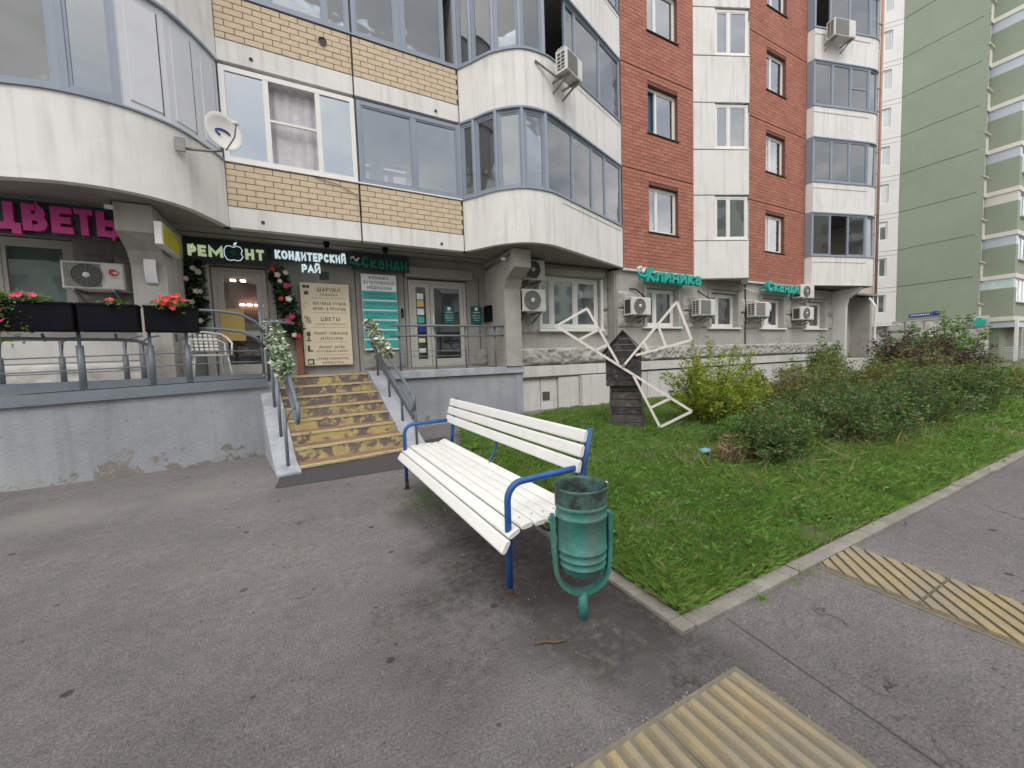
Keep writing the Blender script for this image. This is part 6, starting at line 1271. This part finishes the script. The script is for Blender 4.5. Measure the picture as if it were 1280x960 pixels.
bush(16.5, 3.6, 1.6, .8, 6000, .07, 'busho', 'rounded shrub behind the right edge bushes', stems=80, spread=.14)
bush(6.9, 6.9, .35, .35, 900, .05, 'bushg', 'tuft of weeds against the plinth behind the yellow-green bush', stems=30, spread=.06, cat='weeds', name='weed')
def weed(x, y, n, l, label, mt='bushg'):
    z = lawn_z(x, y) if inside(x, y) else 0.; mb = M()
    for i in range(n):
        a = i*2*PI/n+random.uniform(-.2, .2); e = random.uniform(.5, 1.1); ll = l*random.uniform(.7, 1.1); d = Vector((math.cos(a), math.sin(a), 0)); s = Vector((-math.sin(a), math.cos(a), 0)); P = []
        for t, w in ((0, .1), (.35, .8), (.7, 1), (1, .05)):
            c = Vector((x, y, z))+d*ll*t*math.cos(e)+Vector((0, 0, ll*t*math.sin(e)-ll*.5*t*t)); P += [c-s*w*l*.12, c+s*w*l*.12]
        mb.add(P, [(0, 1, 3, 2), (2, 3, 5, 4), (4, 5, 7, 6)])
    single('weed', mb, mt, label, 'weed', 'weeds growing through the grass', kind='stuff')
weed(2.02, 5.3, 12, .26, 'dark leafy weed behind the bench seat'); weed(1.92, 4.9, 9, .2, 'smaller weed behind the bench near its far end'); weed(3.05, 7.3, 10, .2, 'weed at the back edge of the lawn by the grey wall')
weed(1.98, 2.25, 10, .14, 'broad weed in the grass right of the bin'); weed(3.0, 1.95, 9, .12, 'bright small weed in the near grass', 'bushy'); weed(2.25, 1.27, 7, .06, 'tiny weed in the kerb joint'); weed(5.6, 3.7, 12, .35, 'pale tall weed in front of the yellow-green bush')

# grass
def grass(n, x0, x1, y0, y1, hmin, hmax, wid, name, pw=1.3):
    P = []; tot = 0
    while tot < n:
        x = RNG.uniform(x0, x1, n); y = RNG.uniform(y0, y1, n); d = np.hypot(x, y); keep = RNG.random(n) < (2.3/np.maximum(d, 2.3))**pw
        x, y = x[keep], y[keep]; ins = np.zeros(len(x), bool); j = len(LAWN)-1
        for i in range(len(LAWN)):
            (ax, ay), (bx_, by_) = LAWN[i], LAWN[j]; j = i
            if ay == by_: continue
            c = ((ay > y) != (by_ > y)) & (x < (bx_-ax)*(y-ay)/(by_-ay)+ax); ins ^= c
        P.append(np.stack([x[ins], y[ins]], 1)); tot += int(ins.sum())
    P = np.concatenate(P)[:n]; k = len(P)
    # clumpy coverage
    f = np.sin(P[:, 0]*2.1+1.3*np.sin(P[:, 1]*1.7))*np.cos(P[:, 1]*2.6+np.sin(P[:, 0]*3.1)); g = np.sin(P[:, 0]*9+P[:, 1]*4)*np.cos(P[:, 1]*11-P[:, 0]*5)
    h = RNG.uniform(hmin, hmax, k)*(1+.30*f+.18*g); keep = RNG.random(k) < .72+.30*f+.15*g; P, h = P[keep], h[keep]; k = len(P)
    zz = .03+.021*np.maximum(0, P[:, 1]-1.3)-.01
    d = RNG.uniform(0, 2*PI, k); lean = RNG.uniform(.25, 1.3, k)*h; w = wid*RNG.uniform(.6, 1.3, k)*np.maximum(1, np.hypot(P[:, 0], P[:, 1])/4.5)
    s = np.stack([-np.sin(d), np.cos(d)], 1); dr = np.stack([np.cos(d), np.sin(d)], 1)
    b0 = np.c_[P-s*w[:, None]/2, zz]; b1 = np.c_[P+s*w[:, None]/2, zz]; m1 = np.c_[P+dr*lean[:, None]*.35+s*w[:, None]*.4, zz+h*.62]; tp = np.c_[P+dr*lean[:, None], zz+h*.95]
    return np_mesh(name, np.stack([b0, b1, m1, tp], 1), 4)
link('grass', grass(340000, 1.6, 9.5, 1.36, 8.0, .018, .075, .0034, 'grass'), 'grass', kind='stuff')['label'] = 'uneven green grass with bare patches over the near lawn'
link('grass', grass(80000, 9.5, 30, 1.36, 13, .04, .11, .010, 'grass', .6), 'grass', kind='stuff')['label'] = 'grass over the far part of the lawn'
C = np.stack([RNG.uniform(3.6, 9, 900), RNG.uniform(1.9, 3.8, 900), RNG.uniform(.1, .3, 900)], 1)
st = leaves(C, .22, flat=2.5, asp=.02); link('dry_stalks', np_mesh('dry_stalks', st, 4), 'dry', kind='stuff')['label'] = 'thin dry stalks standing among grass and shrubs'
link('tall_grass', grass(5000, 1.7, 12, 1.5, 7.9, .05, .13, .0034, 'tall_grass', .8), 'grass', kind='stuff')['label'] = 'scattered taller blades standing out of the lawn'
cx_ = np.stack([RNG.uniform(1.75, 9, 2600), RNG.uniform(1.45, 7.3, 2600)], 1); cx_ = np.array([p for p in cx_ if inside(*p)]); CC = np.repeat(cx_, 12, 0)+RNG.normal(size=(len(cx_)*12, 2))*.05
link('clover', np_mesh('clover', leaves(np.c_[CC, (.04+.021*(CC[:, 1]-1.3))+RNG.uniform(.0, .05, len(CC))], .036, flat=.6, asp=.5), 4), 'weedleaf', kind='stuff')['label'] = 'patches of small round-leaved weeds in the lawn'
# grass tufts beneath the bench and along the kerb, small litter
tf = []
for (x, y, n) in ((.98, 4.1, 260), (.9, 3.8, 160), (1.1, 3.6, 120), (1.15, 4.5, 80), (2.6, 1.275, 26), (2.75, 1.28, 30), (2.2, 1.28, 12), (1.66, 2.1, 40)):
    a = RNG.normal(size=(n, 2))*(.12 if n > 60 else .04)+np.array([x, y]); tf.append(leaves(np.c_[a, RNG.uniform(.005, .03, n)], .045, flat=1.5, asp=.12))
link('kerb_tufts', np_mesh('kerb_tufts', np.concatenate(tf), 4), 'grass', kind='stuff')['label'] = 'sparse tufts of grass under the bench and in the kerb joints'
mb = M()
for i in range(420):
    a = random.choice(((1.4, 2.0, .4), (1.0, 2.9, .7), (.5, 1.6, 1.0), (-.3, 3.5, 1.8), (2.4, 1.1, .6))); x, y = random.gauss(a[0], a[2]*.6), random.gauss(a[1], a[2]*.6)
    if i > 240: x, y = random.choice(((1.585+random.gauss(0, .008), random.uniform(1.3, 4)), (random.uniform(1.6, 6), 1.283+random.gauss(0, .008)), (1.645+random.gauss(0, .008), random.uniform(-.3, 1.0)), (random.uniform(.3, 1.6), 1.055+random.gauss(0, .01))))
    if x > 1.596 and y > 1.29: continue
    s = random.uniform(.002, .0048); X = XF((x, y), random.random()*6, .001); mb.box(-s, s, -s*.7, s*.7, 0, s*.6, X, b=s*.3)
link('gravel', mb.mesh('gravel'), 'stone', kind='stuff')['label'] = 'small pale grit scattered over the asphalt round the bin'
single('twig', M().tube([(.90, 1.62, .006), (.96, 1.60, .012), (1.0, 1.575, .008), (1.06, 1.56, .008)], .006, 6), 'stem', 'crooked dark twig lying on the asphalt below the bin', 'twig', smooth=True)
mb = M().lathe([(0, .0), (.07, .005), (.085, .03), (.05, .055), (.02, .06), (.0, .075)], 18, XF((4.63, 3.37), 0, .10)); mb.v = [(x+.015*noise.noise(Vector((x*20, y*20, z*20))), y+.015*noise.noise(Vector((y*20, z*20, x*20))), z+.02*noise.noise(Vector((x*18, z*18, 3)))) for x, y, z in mb.v]
single('plastic_bag', mb, 'bag', 'crumpled pale blue plastic bag in the grass', 'bag', smooth=True)
for i, (x, y, s, lb) in enumerate(((31, 8.2, .7, 'largest pale stone in the far flower bed'), (29.5, 7.4, .4, 'smaller pale stone left in the far flower bed'), (33.5, 7.9, .5, 'pale stone nearest the green building'))):
    mb = M().lathe([(0, 0), (s, 0), (s*.95, s*.3), (s*.6, s*.5), (0, s*.55)], 12, XF((x, y), i, .1)); mb.v = [(a+.2*s*noise.noise(Vector((a*2, b*2, c*2))), b+.2*s*noise.noise(Vector((b*2, c*2, a))), c) for a, b, c in mb.v]; single('boulder', mb, 'stone', lb, 'stone')
mb = M().add([(24.6, 1.3, .11), (45, 1.3, .11), (45, 13, .11), (34, 13, .11), (34, 6.0, .115), (27.5, 2.2, .11)], [(0, 1, 4, 5), (1, 2, 3, 4)]); struct('far_pavement', mb, 'kerb')
